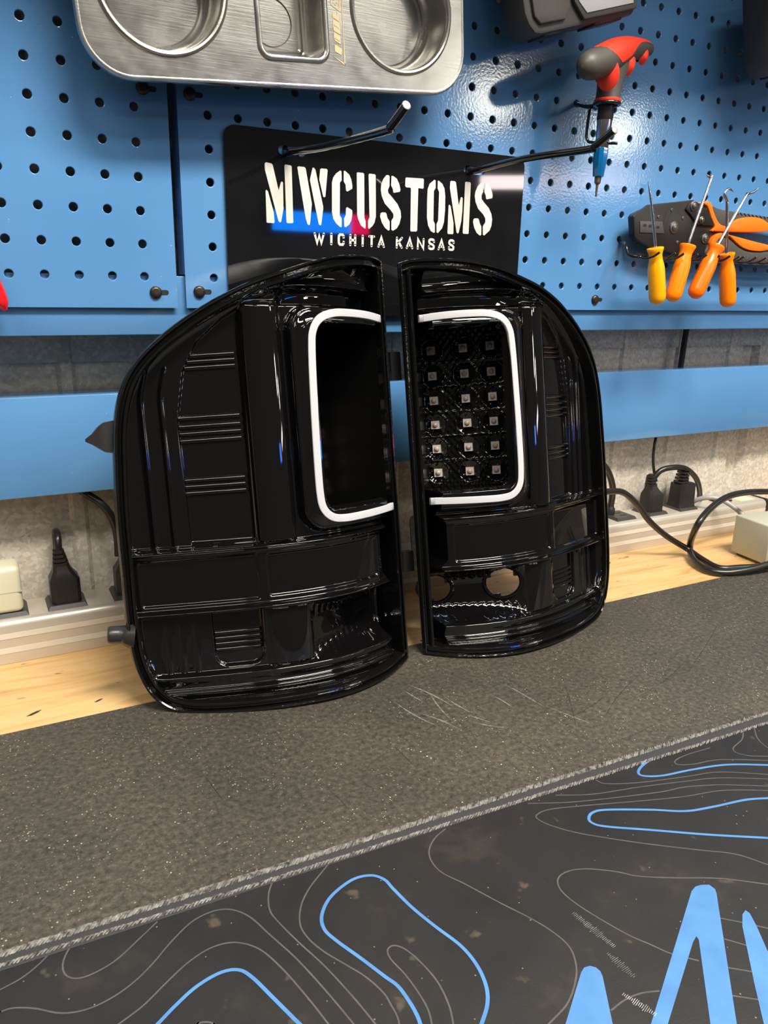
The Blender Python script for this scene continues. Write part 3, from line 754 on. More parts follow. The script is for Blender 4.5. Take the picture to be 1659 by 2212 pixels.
def poly_sd(poly, X, Y):
    """signed distance, negative inside"""
    P = np.array(poly); n = len(P)
    d = np.full(X.shape, 1e9); ins = np.zeros(X.shape, bool)
    for i in range(n):
        a, b = P[i - 1], P[i]
        e = b - a
        wx, wy = X - a[0], Y - a[1]
        t = np.clip((wx * e[0] + wy * e[1]) / (e @ e + 1e-12), 0, 1)
        d = np.minimum(d, (wx - t * e[0]) ** 2 + (wy - t * e[1]) ** 2)
        if abs(e[1]) > 1e-12:
            cond = ((a[1] > Y) != (b[1] > Y)) & (X < e[0] * (Y - a[1]) / e[1] + a[0])
            ins ^= cond
    d = np.sqrt(d)
    return np.where(ins, -d, d)


def rb_sd(X, Y, x0, y0, x1, y1, r):
    cx, cy, hx, hy = (x0 + x1) / 2, (y0 + y1) / 2, (x1 - x0) / 2 - r, (y1 - y0) / 2 - r
    qx, qy = np.abs(X - cx) - hx, np.abs(Y - cy) - hy
    return np.hypot(np.maximum(qx, 0), np.maximum(qy, 0)) + np.minimum(np.maximum(qx, qy), 0) - r


def ss(x, a, b):
    t = np.clip((x - a) / (b - a), 0, 1)
    return t * t * (3 - 2 * t)


WIN = [(5.5, 5.15), (7.33, 5.15), (7.38, 9.0), (7.1, 10.57), (6.68, 11.35), (5.95, 12.0), (5.45, 12.28), (5.5, 11)]
HOLES = [(3.3, 2.30, .58), (1.12, 2.2, .54)]


def height_field():
    us = np.arange(.30, 9.30, .04); vs = np.arange(.06, 13.86, .04)
    U, V = np.meshgrid(us, vs, indexing='ij')
    ed = -poly_sd([tuple(p) for p in OD], U, V)
    W0 = wr(U)
    off = np.full(U.shape, -.48)
    # soft cove down from the rim
    off += .30 * np.exp(-np.maximum(ed - .36, 0) / .16)
    up = ss(V, 5.04, 5.09)
    # top cove and gutter above the bezel
    arch = 12.84 - .05 * np.maximum(U - 3.6, 0) ** 2
    m_top = ss(V, arch - .02, arch + .03) * (1 - ss(U, 4.9, 5.6))
    off = off * (1 - m_top) + m_top * (-.26 - .22 * np.sin(np.clip((V - arch) / .75, 0, 1) * math.pi))
    gut = ss(V, 12.30, 12.36) * (1 - ss(V, arch - .05, arch - .01)) * (1 - ss(U, 4.0, 4.4))
    off -= .40 * gut
    # barrel column
    x = np.clip((U - 4.86) / .60, -1, 1)
    bar = np.sqrt(np.maximum(1 - x * x, 0)) * up * (1 - ss(V, 12.25, 12.5))
    off += .34 * bar
    # ribbed window
    sd = poly_sd(WIN, U, V)
    off -= .14 * (1 - ss(sd, -.05, .0))
    # vertical outer ridges
    for c, lo, hi in ((7.78, 5.0, 10.75), (8.33, 5.0, 10.75), (7.5, 1.1, 3.0), (7.9, 1.1, 3.0), (8.3, 1.1, 3.0)):
        cc = c - .22 * ss(V, 9.6, 10.9) if lo > 4 else c
        off += (.10 if lo > 4 else .045) * np.exp(-((U - cc) / .05) ** 2) * ss(V, lo, lo + .05) * (1 - ss(V, hi - .35, hi))
    # the outer part wraps round further
    off -= .11 * np.maximum(U - 5.6, 0) * up
    # rolled edge under the cove
    off += .10 * np.exp(-((V - arch) / .08) ** 2) * (1 - ss(U, 4.6, 5.2))
    # light-bar bezel
    sb = rb_sd(U, V, -2.0, 5.2, 4.16, 12.3, .8)
    inb = 1 - ss(sb, -.12, .0)
    offb = .10 - .24 * ss(sb, -.55, -.02)
    off = off * (1 - inb) + offb * inb
    off += .05 * np.exp(-((sb + .13) / .07) ** 2) * up
    so = rb_sd(U, V, -2.0, 5.9, 3.36, 11.70, .36)
    off -= .40 * (1 - ss(so, -.07, .0))
    # band with two ledges and framed panels
    inband = ss(V, 3.0, 3.03) * (1 - ss(V, 5.03, 5.06))
    off = off * (1 - inband) - .34 * inband
    off += .20 * ss(V, 4.88, 4.93) * (1 - ss(V, 4.97, 5.07))
    off += .10 * np.exp(-((V - 4.84) / .03) ** 2) * inband
    off += .24 * ss(V, 3.0, 3.04) * (1 - ss(V, 3.08, 3.18))
    pa = rb_sd(U, V, 5.55, 3.30, 8.92, 4.74, .06); pb = rb_sd(U, V, 1.25, 3.34, 5.30, 4.70, .1)
    off -= .07 * (1 - ss(pa, -.04, 0)) + .07 * (1 - ss(pb, -.04, 0))
    # lower window
    lw = rb_sd(U, V, 5.5, 1.2, 7.0, 3.4, .42)
    low = 1 - ss(V, 2.97, 3.0)
    off -= .16 * (1 - ss(lw, -.06, 0)) * low
    x = np.clip((U - 4.72) / .72, -1, 1)
    off += .16 * np.sqrt(np.maximum(1 - x * x, 0)) * low * ss(V, 1.1, 1.14)
    # bottom ledges
    l1 = 1 - ss(V, 1.02, 1.12)
    off = off * (1 - l1) + l1 * (-.24 - .16 * ss(V, .6, 1.05) * 0 - .14 * (1 - ss(V, .62, 1.06)))
    l2 = 1 - ss(V, .52, .62)
    off = off * (1 - l2) + l2 * (-.20 - .14 * (1 - ss(V, .2, .56)))
    W = W0 + off
    # bulb reflector: deep fluted bowl
    inp = (U > .72) & (U < 4.0) & (V > 1.06) & (V < 3.02)
    fl = -1.55 + .60 * U
    t = (V - 2.04) / .96
    wp = fl + (W0 - .36 - fl) * np.clip(np.abs(t), 0, 1) ** 5
    wp += .05 * np.abs(np.sin(U * math.pi / .27)) * ss(np.abs(t), .35, .7) * (1 - ss(np.abs(t), .96, 1))
    k = ss(U, .72, .76) * (1 - ss(U, 3.93, 4.0)) * ss(V, 1.06, 1.10) * (1 - ss(V, 2.98, 3.02))
    W = np.where(inp, W * (1 - k) + wp * k, W)
    # inner side: the structure stops short of a deep plain side wall
    ue = .74 + .25 * (1 - ss(np.abs(V - 4.1), .6, 1.0)) + .25 * (1 - ss(V, .9, 1.2)) * 0
    wall = -.12 - (U - .36) * 3.6
    kk = 1 - ss(U, ue - .03, ue + .02)
    W = W * (1 - kk) + wall * kk
    return us, vs, U, V, ed, W, so, sb, sd, pa, pb


HF = height_field()


def tail_light(side, name, ox, label):
    oy = -5.14
    ct, st = math.cos(TILT), math.sin(TILT)

    def X(u, v, w):
        # face plane leans back against the wall
        return (ox + side * u, oy + v * st - w * ct, v * ct + w * st)

    root = thing(name, (ox + side * 4.5, oy + 1, 0.0), label, 'tail light', 'pair of black tail lights')

    # --- perimeter channel
    prof = [(.34, -1.25), (.03, -.5), (.0, -.03), (.02, .035), (.06, .055), (.1, .02), (.125, -.14), (.215, -.14), (.235, .0), (.27, .03),
            (.32, .02), (.35, -.04), (.36, -.16), (.42, -.55)]
    loops = []
    for j, (d, h) in enumerate(prof):
        lp = []
        for p in inset_pts(d):
            k = .28 + .72 * float(ss(p[0], .8, 3.5)) if j < 2 else 1.0      # the shell is shallow on the inner side
            lp.append(X(p[0], p[1], float(wr(p[0])) + h * k))
        loops.append(lp)
    n = len(OD)
    V = [p for l in loops for p in l]
    def ring(i0, i1):
        F = []
        for i in range(i0, i1):
            for k in range(n):
                k2 = (k + 1) % n
                F.append((i * n + k, i * n + k2, (i + 1) * n + k2, (i + 1) * n + k))
        return F
    def sub(i0, i1):
        return [p for l in loops[i0:i1 + 1] for p in l], [tuple(q - i0 * n for q in f) for f in ring(i0, i1)]
    Vs, Fs = sub(0, 2); mesh('back_shell', Vs, Fs, M['shell'], root, label='satin black housing side')
    Vs, Fs = sub(2, 6); mesh('outer_lip', Vs, Fs, M['rim'], root)
    Vs, Fs = sub(6, 7); mesh('lens_channel', Vs, Fs, M['rim'], root)
    Vs, Fs = sub(7, 13); mesh('inner_lip', Vs, Fs, M['rim'], root)

    # --- interior, one height field split into its pieces
    us, vs, U, Vv, ed, W, so, sb, sdw, pa, pb = HF
    nu, nv = U.shape
    P = np.stack([ox + side * U, oy + Vv * st - W * ct, Vv * ct + W * st], -1)
    gu = np.gradient(P, axis=0); gv = np.gradient(P, axis=1)
    N = np.cross(gu, gv); N /= np.linalg.norm(N, axis=-1, keepdims=True)
    if side < 0: N = -N
    fc = lambda A: .25 * (A[:-1, :-1] + A[1:, :-1] + A[:-1, 1:] + A[1:, 1:])
    cu, cv, ced, cso, csb, csd, cpa, cpb = map(fc, (U, Vv, ed, so, sb, sdw, pa, pb))
    keep = (ced > .37) & ~((cso < -.075))
    for hu, hv, hr in (HOLES if side > 0 else []):
        keep &= (np.hypot(cu - hu, cv - hv) > hr)
    lab = np.full(cu.shape, 'outer_panel', dtype=object)
    lab[(cv > 12.3) & (cu < 5.4)] = 'top_cove'
    lab[(cu > 4.2) & (cu < 5.5) & (cv > 5.05) & (cv < 12.3)] = 'barrel_column'
    lab[csd < 0] = 'ribbed_window'
    lab[(csb < 0) & (cv > 5.06)] = 'bezel'
    bandm = (cv >= 3.0) & (cv <= 5.06)
    lab[bandm] = 'band_frame'
    lab[bandm & (cpa < 0)] = 'band_panel'
    lab[bandm & (cpb < 0)] = 'band_window'
    lowm = cv < 3.0
    lab[lowm] = 'ridged_lower_panel'
    lab[lowm & (cu < 5.5)] = 'lower_barrel'
    lab[lowm & (cu < 4.0)] = 'bulb_reflector'
    lab[lowm & (cu > 5.5) & (cu < 7.0)] = 'lower_window'
    lab[cv < 1.08] = 'bottom_ledge'
    lab[cu < .74] = 'side_wall'
    lab[(cu < .99) & bandm] = 'side_wall'
    lab[(cu < .74) & (cv > 9)] = 'upper_side_wall'
    idx = np.arange(nu * nv).reshape(nu, nv)
    quads = np.stack([idx[:-1, :-1], idx[1:, :-1], idx[1:, 1:], idx[:-1, 1:]], -1)
    if side < 0: quads = quads[..., ::-1]
    Pf = P.reshape(-1, 3) * IN; Nf = N.reshape(-1, 3)
    for nm in sorted(set(lab[keep])):
        q = quads[keep & (lab == nm)]
        ids, inv = np.unique(q, return_inverse=True)
        me = bpy.data.meshes.new(nm)
        inv = inv.reshape(-1, 4)
        me.from_pydata(Pf[ids].tolist(), [], inv.tolist())
        me.polygons.foreach_set('use_smooth', [True] * len(me.polygons))
        me.normals_split_custom_set_from_vertices(Nf[ids].tolist())
        link(nm, me, M['gloss'], root)

    # --- horizontal ribs pressed into the windows
    def rib(v, u0, u1, o, r=.085):
        uu = np.linspace(u0, u1, 9)
        pts = [X(u, v, float(wr(u)) + o - (.11 * max(u - 5.6, 0) if v > 5 else 0)) for u in uu]
        tube('rib', pts, r, M['gloss'], root, seg=10)
    for v, u1 in ((10.57, 7.0), (10.75, 6.93), (10.93, 6.85)): rib(v, 5.62, u1, -.625)
    for v in (9.06, 8.80, 8.58, 8.36): rib(v, 5.62, 7.3, -.625)
    for v in (7.14, 6.94, 6.74): rib(v, 5.62, 7.28, -.625)
    for v in (2.28, 2.1, 1.92, 1.74): rib(v, 5.6, 6.9, -.64, .075)

    # --- white C-shaped light guide
    path = crom([(.55, 11.98), (1.2, 12.02), (2.0, 12.03), (2.62, 12.0), (3.1, 11.84), (3.38, 11.5), (3.48, 10.9), (3.55, 9.1), (3.58, 7.6),
                 (3.58, 6.5), (3.5, 5.98), (3.22, 5.68), (2.78, 5.585), (2.0, 5.59), (.55, 5.64)], 8)
    Vb, Fb = [], []
    sec = [(-.125, -.05), (-.125, .03), (-.108, .05), (0, .058), (.108, .05), (.125, .03), (.125, -.05)]
    for i, p in enumerate(path):
        t = path[min(i + 1, len(path) - 1)] - path[max(i - 1, 0)]; t /= np.linalg.norm(t)
        nn = np.array((-t[1], t[0]))
        for s, h in sec:
            q = p + nn * s
            Vb.append(X(q[0], q[1], float(wr(p[0])) + .07 + h))
    m_ = len(sec)
    for i in range(len(path) - 1):
        for k in range(m_ - 1):
            Fb.append((i * m_ + k, i * m_ + k + 1, (i + 1) * m_ + k + 1, (i + 1) * m_ + k))
    Fb.append(tuple(range(m_))); Fb.append(tuple((len(path) - 1) * m_ + k for k in range(m_)))
    mesh('light_bar', Vb, Fb, M['bar'], root, label='white C-shaped light guide')
    for v in (11.98, 5.64):
        pe = [X(u, v + s, float(wr(u)) + .065 + h) for u in (.44, .55) for s, h in sec]
        mesh('light_bar_end', pe, [(k, k + 1, m_ + k + 1, m_ + k) for k in range(m_ - 1)] + [tuple(range(m_))], M['barend'], root)

    # --- LED pocket behind the opening: plain side wall, reflector panel with cups, caps
    def quadmesh(nm, pts, mm):
        mesh(nm, pts, [tuple(range(len(pts)))], mm, root, smooth=False)
    lo, hi = 5.55, 12.05
    sw = [X(.36, lo, -.12), X(2.0, lo, -2.28), X(2.0, hi, -2.28), X(.36, hi, -.12)]
    quadmesh('pocket_side', sw, M['satin'])
    for nm, v in (('pocket_floor', lo), ('pocket_roof', hi)):
        quadmesh(nm, [X(.36, v, -.12), X(2.0, v, -2.28), X(4.35, v, -.26), X(3.42, v, 1.0), X(.36, v, .3)], M['gloss'])
    quadmesh('pocket_back', [X(4.35, lo, -.26), X(4.35, hi, -.26), X(3.42, hi, 1.0), X(3.42, lo, 1.0)], M['gloss'])
    # panel runs from (2.0,-2.28) to (4.35,-.26) in (u, w)
    du, dw = 2.35, 2.02
    Ls = math.hypot(du, dw); eu, ew = du / Ls, dw / Ls
    def S(s, v, h): return X(2.0 + s * eu - h * ew, v, -2.28 + s * ew + h * eu)
    cols = [(.36, 0), (1.60, .02), (2.62, .03)]
    rows = [11.12, 10.16, 9.22, 8.29, 7.36, 6.43]
    ns, nv2 = 76, 164
    sg = np.linspace(0, Ls, ns); vg = np.linspace(lo, hi, nv2)
    SG, VG = np.meshgrid(sg, vg, indexing='ij')
    Hh = np.zeros(SG.shape)
    for cs, _ in cols:
        for rv in rows:
            r = np.hypot((SG - cs) * 1.0, VG - rv)
            a = np.arctan2(VG - rv, SG - cs)
            k = 1 - ss(r, .36, .44)
            Hh += k * (-.22 + .22 * np.clip(r / .42, 0, 1) ** 1.5) + .035 * np.exp(-((r - .43) / .03) ** 2)
            Hh += .025 * np.cos(a * 8) * ss(r, .15, .3) * k
    Hh += .02 * np.sin(SG * 23) * np.sin(VG * 19)
    for rv in [(rows[i] + rows[i + 1]) / 2 for i in range(5)]:
        Hh += .05 * np.exp(-((VG - rv) / .025) ** 2)
    Pp = [S(float(SG[i, j]), float(VG[i, j]), float(Hh[i, j])) for i in range(ns) for j in range(nv2)]
    Fp = [(i * nv2 + j, (i + 1) * nv2 + j, (i + 1) * nv2 + j + 1, i * nv2 + j + 1) for i in range(ns - 1) for j in range(nv2 - 1)]
    mesh('led_reflector', Pp, Fp, M['cup'], root, sharp=80, label='faceted black reflector panel')
    for cs, _ in cols:
        for rv in rows:
            h0, h1, a = -.2, .02, .155
            pts = [S(cs + i * a, rv + j * a, h) for h in (h0, h1) for i, j in ((-1, -1), (1, -1), (1, 1), (-1, 1))]
            led = mesh('led', pts, [(0, 1, 2, 3), (4, 5, 6, 7), (0, 1, 5, 4), (1, 2, 6, 5), (2, 3, 7, 6), (3, 0, 4, 7)], M['chip'], root, smooth=False)
            c0, c1 = np.array(S(cs, rv, .02)), np.array(S(cs, rv, 1.02))
            lathe('lens_dome', [(0, .105), (.03, .1), (.06, .075), (.08, .04), (.085, .001)], c0, c1 - c0, M['dome'], led, seg=12)

    # --- rings round the open bulb holes
    for hu, hv, hr in (HOLES if side > 0 else []):
        pts = []
        for k in range(28):
            a = 2 * math.pi * k / 28
            uu, vv = hu + (hr + .02) * math.cos(a), hv + (hr + .02) * math.sin(a)
            pts.append(X(uu, vv, -1.55 + .6 * uu - .02))
        Vt, Ft = tube_data(pts + [pts[0], pts[1]], .085, 8, caps=False)
        mesh('bulb_hole_ring', Vt, Ft, M['gloss'], root)
        for a in (.6, 2.6, 4.4):
            p = np.array((hu + (hr - .05) * math.cos(a), hv + (hr - .05) * math.sin(a)))
            pp = [X(p[0] + i, p[1] + j, -1.55 + .6 * p[0] + h) for h in (-.08, .03) for i, j in ((-.09, -.08), (.09, -.08), (.09, .08), (-.09, .08))]
            mesh('bulb_hole_tab', pp, [(0, 1, 2, 3), (4, 5, 6, 7), (0, 1, 5, 4), (1, 2, 6, 5), (2, 3, 7, 6), (3, 0, 4, 7)], M['gloss'], root, smooth=False)

    # --- mounting bosses on the outer side, connector block on the inner side
    def rod(nm, pts, rr, mm): tube(nm, [X(*p) for p in pts], rr, mm, root, seg=12, n=4)
    lp = []
    for u, v0, v1, w0, w1 in ((9.15, 8.15, 9.15, -1.2, -.7), (9.45, 8.2, 9.1, -1.2, -.72), (9.62, 8.32, 8.98, -1.18, -.8), (9.8, 8.45, 8.78, -1.15, -.9), (10.0, 8.56, 8.64, -1.1, -1.0)):
        lp.append([X(u, v0, w0), X(u, v1, w0), X(u, v1, w1), X(u, v0, w1)])
    if side < 0: loft('mounting_prong', lp, M['shell'], root, sharp=25)
    if side < 0: rod('mounting_stud', [(9.25, 2.5, -.75), (9.5, 2.55, -.78), (9.62, 2.58, -.8), (9.95, 2.62, -.85), (10.02, 2.63, -.86)], [.46, .34, .27, .26, .2], M['shell'])
    pts = [X(u, v, w) for u in (-.12, .3) for v, w in ((3.0, -1.25), (3.75, -1.25), (3.75, -.9), (3.0, -.9))]
    mesh('locating_tab', pts, [(0, 1, 2, 3), (4, 5, 6, 7), (0, 1, 5, 4), (1, 2, 6, 5), (2, 3, 7, 6), (3, 0, 4, 7)], M['shell'], root, smooth=False)
    pts = [X(u, v, w) for u in (-.1, .3) for v, w in ((10.0, -1.25), (11.0, -1.25), (11.0, -.9), (10.0, -.9))]
    mesh('locating_tab', pts, [(0, 1, 2, 3), (4, 5, 6, 7), (0, 1, 5, 4), (1, 2, 6, 5), (2, 3, 7, 6), (3, 0, 4, 7)], M['shell'], root, smooth=False)
    return root


tail_light(-1, 'tail_light', 5.18, 'gloss black truck tail light housing nearer the camera, its LEDs hidden, left of the pair')
tail_light(1, 'tail_light', 5.80, 'gloss black truck tail light housing showing rows of LED chips and an open bulb hole')

# ------------------------------------------------------------------ printed desk mat
def strip_mesh(path, w, z):
    """flat printed ribbon of width w along a smooth path"""
    P = crom(path, 8)
    V, F = [], []
    for i, p in enumerate(P):
        t = P[min(i + 1, len(P) - 1)] - P[max(i - 1, 0)]
        t = t / (np.linalg.norm(t) + 1e-9)
        n = np.array((-t[1], t[0])) * w / 2
        V += [(p[0] + n[0], p[1] + n[1], z), (p[0] - n[0], p[1] - n[1], z)]
    for i in range(len(P) - 1): F.append((2 * i, 2 * i + 1, 2 * i + 3, 2 * i + 2))
    return V, F


def edge_y(x): return -12.84 - .026 * x


dm = thing('desk_mat', (8, -19, 0), 'charcoal desk mat printed with grey and blue contour lines and big blue letters', 'mat')
poly = [(-28, edge_y(-28)), (-28, -25.0), (50, -25.0), (50, edge_y(50))]
bm_obj('mat_sheet', prism_bm(poly, bench3, 0.002, .06, bev=.015), M['topo'], dm)
for l in GREY_LINES:
    V, F = strip_mesh(l, .035, .0635)
    mesh('contour_line', V, F, M['greyline'], dm, smooth=False)
for l in BLUE_LINES:
    V, F = strip_mesh(l, .075, .0640)
    mesh('contour_line', V, F, M['blueline'], dm, smooth=False, label='thicker light blue contour line')
for l in MAT_LETTERS:
    bm_obj('printed_letter', prism_bm([tuple(p) for p in crom(l, 1, True)], bench3, .0605, .0645), M['blueline'], dm, smooth=False, label='big light blue printed letter stroke')


def stitches(name, y_of, width, pitch, x0, x1, slant, r, seed):
    rnd = random.Random(seed)
    V, F = [], []
    x = x0
    while x < x1:
        yy = y_of(x) + rnd.uniform(-.012, .012)
        h = width / 2 * rnd.uniform(.8, 1.15)
        dx = slant + rnd.uniform(-.02, .02)
        pts = [(x - dx, yy - h, .055), (x - dx * .5, yy - h * .55, .085), (x, yy, .098 + rnd.uniform(0, .012)), (x + dx * .5, yy + h * .55, .085), (x + dx, yy + h, .045)]
        v, f = tube_data(pts, [r * .7, r, r * 1.1, r, r * .7], 5)
        n = len(V); V += v; F += [tuple(i + n for i in q) for q in f]
        x += pitch * rnd.uniform(.85, 1.15)
    o = mesh(name, V, F, M['thread'], dm)
    o['kind'] = 'stuff'
stitches('overlock_stitching', lambda x: edge_y(x) - .11, .20, .07, -12, 22, .11, .026, 1)
stitches('hem_stitching', lambda x: edge_y(x) - .44 - .006 * x, .09, .085, -12, 22, .09, .022, 2)
V, F = [], []
for x in np.linspace(-28, 50, 40):
    y = edge_y(float(x)); V += [(x, y - .02, .062), (x, y - .16, .083), (x, y - .36, .085), (x, y - .52, .063)]
for i in range(39):
    for k in range(3): F.append((4 * i + k, 4 * i + k + 1, 4 * i + 4 + k + 1, 4 * i + 4 + k))
mesh('hem', V, F, M['hem'], dm)
# worn scratches in the print
rnd = random.Random(5)
for (xa, ya, xb, yb, w) in SCUFFS:
    V, F = [], []
    L = math.hypot(xb - xa, yb - ya); nx, ny = -(yb - ya) / L, (xb - xa) / L
    n = int(L / .035)
    for i in range(n):
        t = i / n
        a = w * (.4 + .6 * math.sin(math.pi * t)) * rnd.uniform(.5, 1.1)
        cx, cy = xa + (xb - xa) * t, ya + (yb - ya) * t
        s = rnd.uniform(-.01, .01)
        q = len(V)
        V += [(cx + nx * a + s, cy + ny * a, .0652), (cx + nx * a + .02 + s, cy + ny * a, .0652), (cx - nx * a + .02 - s, cy - ny * a, .0652), (cx - nx * a - s, cy - ny * a, .0652)]
        F.append((q, q + 1, q + 2, q + 3))
    mesh('worn_scratch', V, F, M['scuff'], dm, smooth=False)

# ------------------------------------------------------------------ sign plate on its hooks
sg = thing('sign_plate', (6.4, -.1, 11.76), 'glossy black name plate with cream stencil lettering hung on two pegboard hooks', 'sign')
outl = rrect(.46, 11.78, 12.56, 17.79, .38, 8)
slots = [rrect(2.33, 17.03, 3.32, 17.33, .145, 6), rrect(9.74, 17.0, 10.68, 17.30, .145, 6)]
slots = [s[::-1] for s in slots]
bm_obj('plate', prism_bm(outl, wall3, -.05, -.12, holes=slots, bev=.0), M['plate'], sg)
NAMES = ['M', 'M', 'M', 'W', 'W', 'W', 'C', 'C', 'C', 'U', 'U', 'S', 'S', 'S', 'T', 'O', 'O', 'M', 'M', 'M', 'S', 'S', 'S']
for l in BIG_LETTERS:
    bm_obj('stencil_letter', prism_bm(l, wall3, -.121, -.13), M['print_'], sg, smooth=False)
STROKES = {
    'W': [[(0, 1), (.27, 0), (.5, .82), (.73, 0), (1, 1)]],
    'I': [[(.5, 0), (.5, 1)]],
    'C': [[(1, .74), (.97, .88), (.8, 1), (.25, 1), (.05, .88), (0, .7), (0, .3), (.05, .12), (.25, 0), (.8, 0), (.97, .12), (1, .28)]],
    'H': [[(0, 0), (0, 1)], [(1, 0), (1, 1)], [(0, .5), (1, .5)]],
    'T': [[(.5, 0), (.5, 1)], [(0, 1), (1, 1)]],
    'A': [[(0, 0), (.5, 1), (1, 0)], [(.22, .3), (.78, .3)]],
    'K': [[(0, 0), (0, 1)], [(1, 1), (.12, .42)], [(.35, .6), (1, 0)]],
    'N': [[(0, 0), (0, 1), (1, 0), (1, 1)]],
    'S': [[(.97, .76), (.9, .93), (.7, 1), (.25, 1), (.05, .9), (.02, .72), (.15, .58), (.8, .42), (.97, .28), (.93, .08), (.72, 0), (.25, 0), (.06, .08), (0, .25)]],
}
def ribbon2d(P, w):
    """rounded-end stroke outline as quads + end caps"""
    V, F = [], []
    P = [np.array(p, float) for p in P]
    for i, p in enumerate(P):
        a = P[i] - P[i - 1] if i else P[1] - P[0]
        b = P[i + 1] - P[i] if i + 1 < len(P) else a
        a = a / np.linalg.norm(a); b = b / np.linalg.norm(b)
        na, nb = np.array((-a[1], a[0])), np.array((-b[1], b[0]))
        m = na + nb; m /= np.linalg.norm(m) + 1e-9
        k = w / 2 / max(.45, m @ na)
        V += [p + m * k, p - m * k]
    for i in range(len(P) - 1): F.append((2 * i, 2 * i + 1, 2 * i + 3, 2 * i + 2))
    for c in (P[0], P[-1]):
        n = len(V)
        for k in range(10):
            a = 2 * math.pi * k / 10
            V.append(c + w / 2 * np.array((math.cos(a), math.sin(a))))
        F.append(tuple(range(n, n + 10)))
    return V, F
for c, x0, z0, x1, z1 in SMALL_LETTERS:
    w = .085
    V, F = [], []
    for st_ in STROKES[c]:
        if c == 'I': pts = [((x0 + x1) / 2, z0 + w / 2), ((x0 + x1) / 2, z1 - w / 2)]
        else: pts = [(x0 + w / 2 + a * (x1 - x0 - w), z0 + w / 2 + b * (z1 - z0 - w)) for a, b in st_]
        v, f = ribbon2d(pts, w)
        n = len(V); V += [(p[0], -.1235 - .0004 * len(V) / 20, p[1]) for p in v]; F += [tuple(i + n for i in q) for q in f]
    mesh('small_letter', V, F, M['print_'], sg, smooth=False)

for (bx, by, bz, tip, label) in ((2.62, -7.6, 16.78, (2.62, -8.4, 17.2), 'black wire pegboard hook through the left slot of the sign'),
                                 (9.98, -7.0, 17.05, (9.98, -7.8, 17.45), 'black wire pegboard hook through the right slot of the sign')):
    hk = thing('peg_hook', (bx, 0, 17.1), label, 'hook', 'hooks holding the sign')
    pts = [(bx, .3, 17.42), (bx, .12, 17.3), (bx, -.1, 17.13), (bx, -.5, 17.08), (bx, -3.5, bz + .1), (bx, by + .35, bz), (bx, by, bz + .06), tip]
    tube('hook_wire', pts, .115, M['wire'], hk, seg=14, n=5)
    a = np.array(tip) - np.array((bx, by, bz + .06)); a /= np.linalg.norm(a)
    lathe('wire_end', [(0, .112), (.012, .1), (.02, .05), (.022, .001)], np.array(tip), a, M['wiretip'], hk, seg=14)

# ------------------------------------------------------------------ stainless tool tray on the pegboard
TA = math.radians(4.4)
def tray3(a, b, d):
    return (2.2 + a * math.cos(TA) - b * math.sin(TA), d, 22.0 + a * math.sin(TA) + b * math.cos(TA))
tr = thing('parts_tray', (2.2, -.3, 18.9), 'stainless magnetic parts tray with two round cups and a square one, stuck on the pegboard', 'tray')
YF = -1.72
outer = rrect(-6.26, -3.14, 6.06, 3.1, 1.25, 12)
def circ(cx, cz, r, n=64): return [(cx + r * math.cos(2 * math.pi * k / n), cz + r * math.sin(2 * math.pi * k / n)) for k in range(n)]
CUPS = [('c', -3.93, -.72, 1.92), ('r', -.06, -.6, 1.2), ('c', 3.78, -.86, 1.88)]
def cup_loop(cu, ins):
    k, cx, cz, r = cu
    if k == 'c': return circ(cx, cz, r - ins)
    return rrect(cx - r + ins, cz - 1.95 + ins, cx + r - ins, cz + 1.95 - ins, max(.12, .42 - ins * .5), 10)
V = None
bm = bmesh.new()
edges = []
for lp in [outer] + [cup_loop(c, 0) for c in CUPS]:
    vs_ = [bm.verts.new(tray3(a, b, YF)) for a, b in lp]
    for i in range(len(vs_)): edges.append(bm.edges.new((vs_[i], vs_[(i + 1) % len(vs_)])))
bmesh.ops.triangle_fill(bm, use_beauty=True, edges=edges)
bm_obj('tray_deck', bm, M['tray'], tr, smooth=False)
def scale_loop(lp, d):
    n = len(lp); out = []
    for i in range(n):
        p0, p1, p2 = np.array(lp[i - 1]), np.array(lp[i]), np.array(lp[(i + 1) % n])
        t = p2 - p0; t /= np.linalg.norm(t) + 1e-9
        out.append(tuple(p1 + np.array((t[1], -t[0])) * d))
    return out
loops = [[tray3(a, b, YF + y) for a, b in scale_loop(outer, d)] for d, y in ((0, 0), (.04, -.015), (.09, 0), (.12, .05), (.12, .22), (.08, .24))]
loft('tray_rim', loops, M['tray'], tr, caps=False)
for c in CUPS:
    prof = [(0, 0), (.03, -.05), (.08, -.075), (.14, -.06), (.18, .0), (.20, .08), (.23, .5), (.27, .95), (.33, 1.1), (.42, 1.17), (.5, 1.15), (.56, 1.2)]
    loops = [[tray3(a, b, YF + y) for a, b in cup_loop(c, i)] for i, y in prof]
    loft('tray_cup', loops, M['tray'], tr, caps=False)
    lp = [tray3(a, b, YF + 1.2) for a, b in cup_loop(c, .56)]
    mesh('cup_floor', lp, [tuple(range(len(lp)))], M['tray'], tr, smooth=False)
    mg = [tray3(a, b, YF + 1.21) for a, b in circ(c[1], c[2], 1.0, 32)] + [tray3(a, b, -.005) for a, b in circ(c[1], c[2], 1.0, 32)]
    mesh('magnet_base', mg, [(k, (k + 1) % 32, 32 + (k + 1) % 32, 32 + k) for k in range(32)] + [tuple(range(32, 64))], M['dark'], tr)
mk = [tray3(a, b, YF + 1.19) for a, b in circ(-.3, -1.2, .68, 40)]
tube('magnet_mark', mk + [mk[0]], .018, M['bit'], tr, seg=6)
for l in TRAY_TEXT:
    bm_obj('etched_letter', prism_bm(l, tray3, YF - .002, YF - .012), M['engrave'], tr, smooth=False)
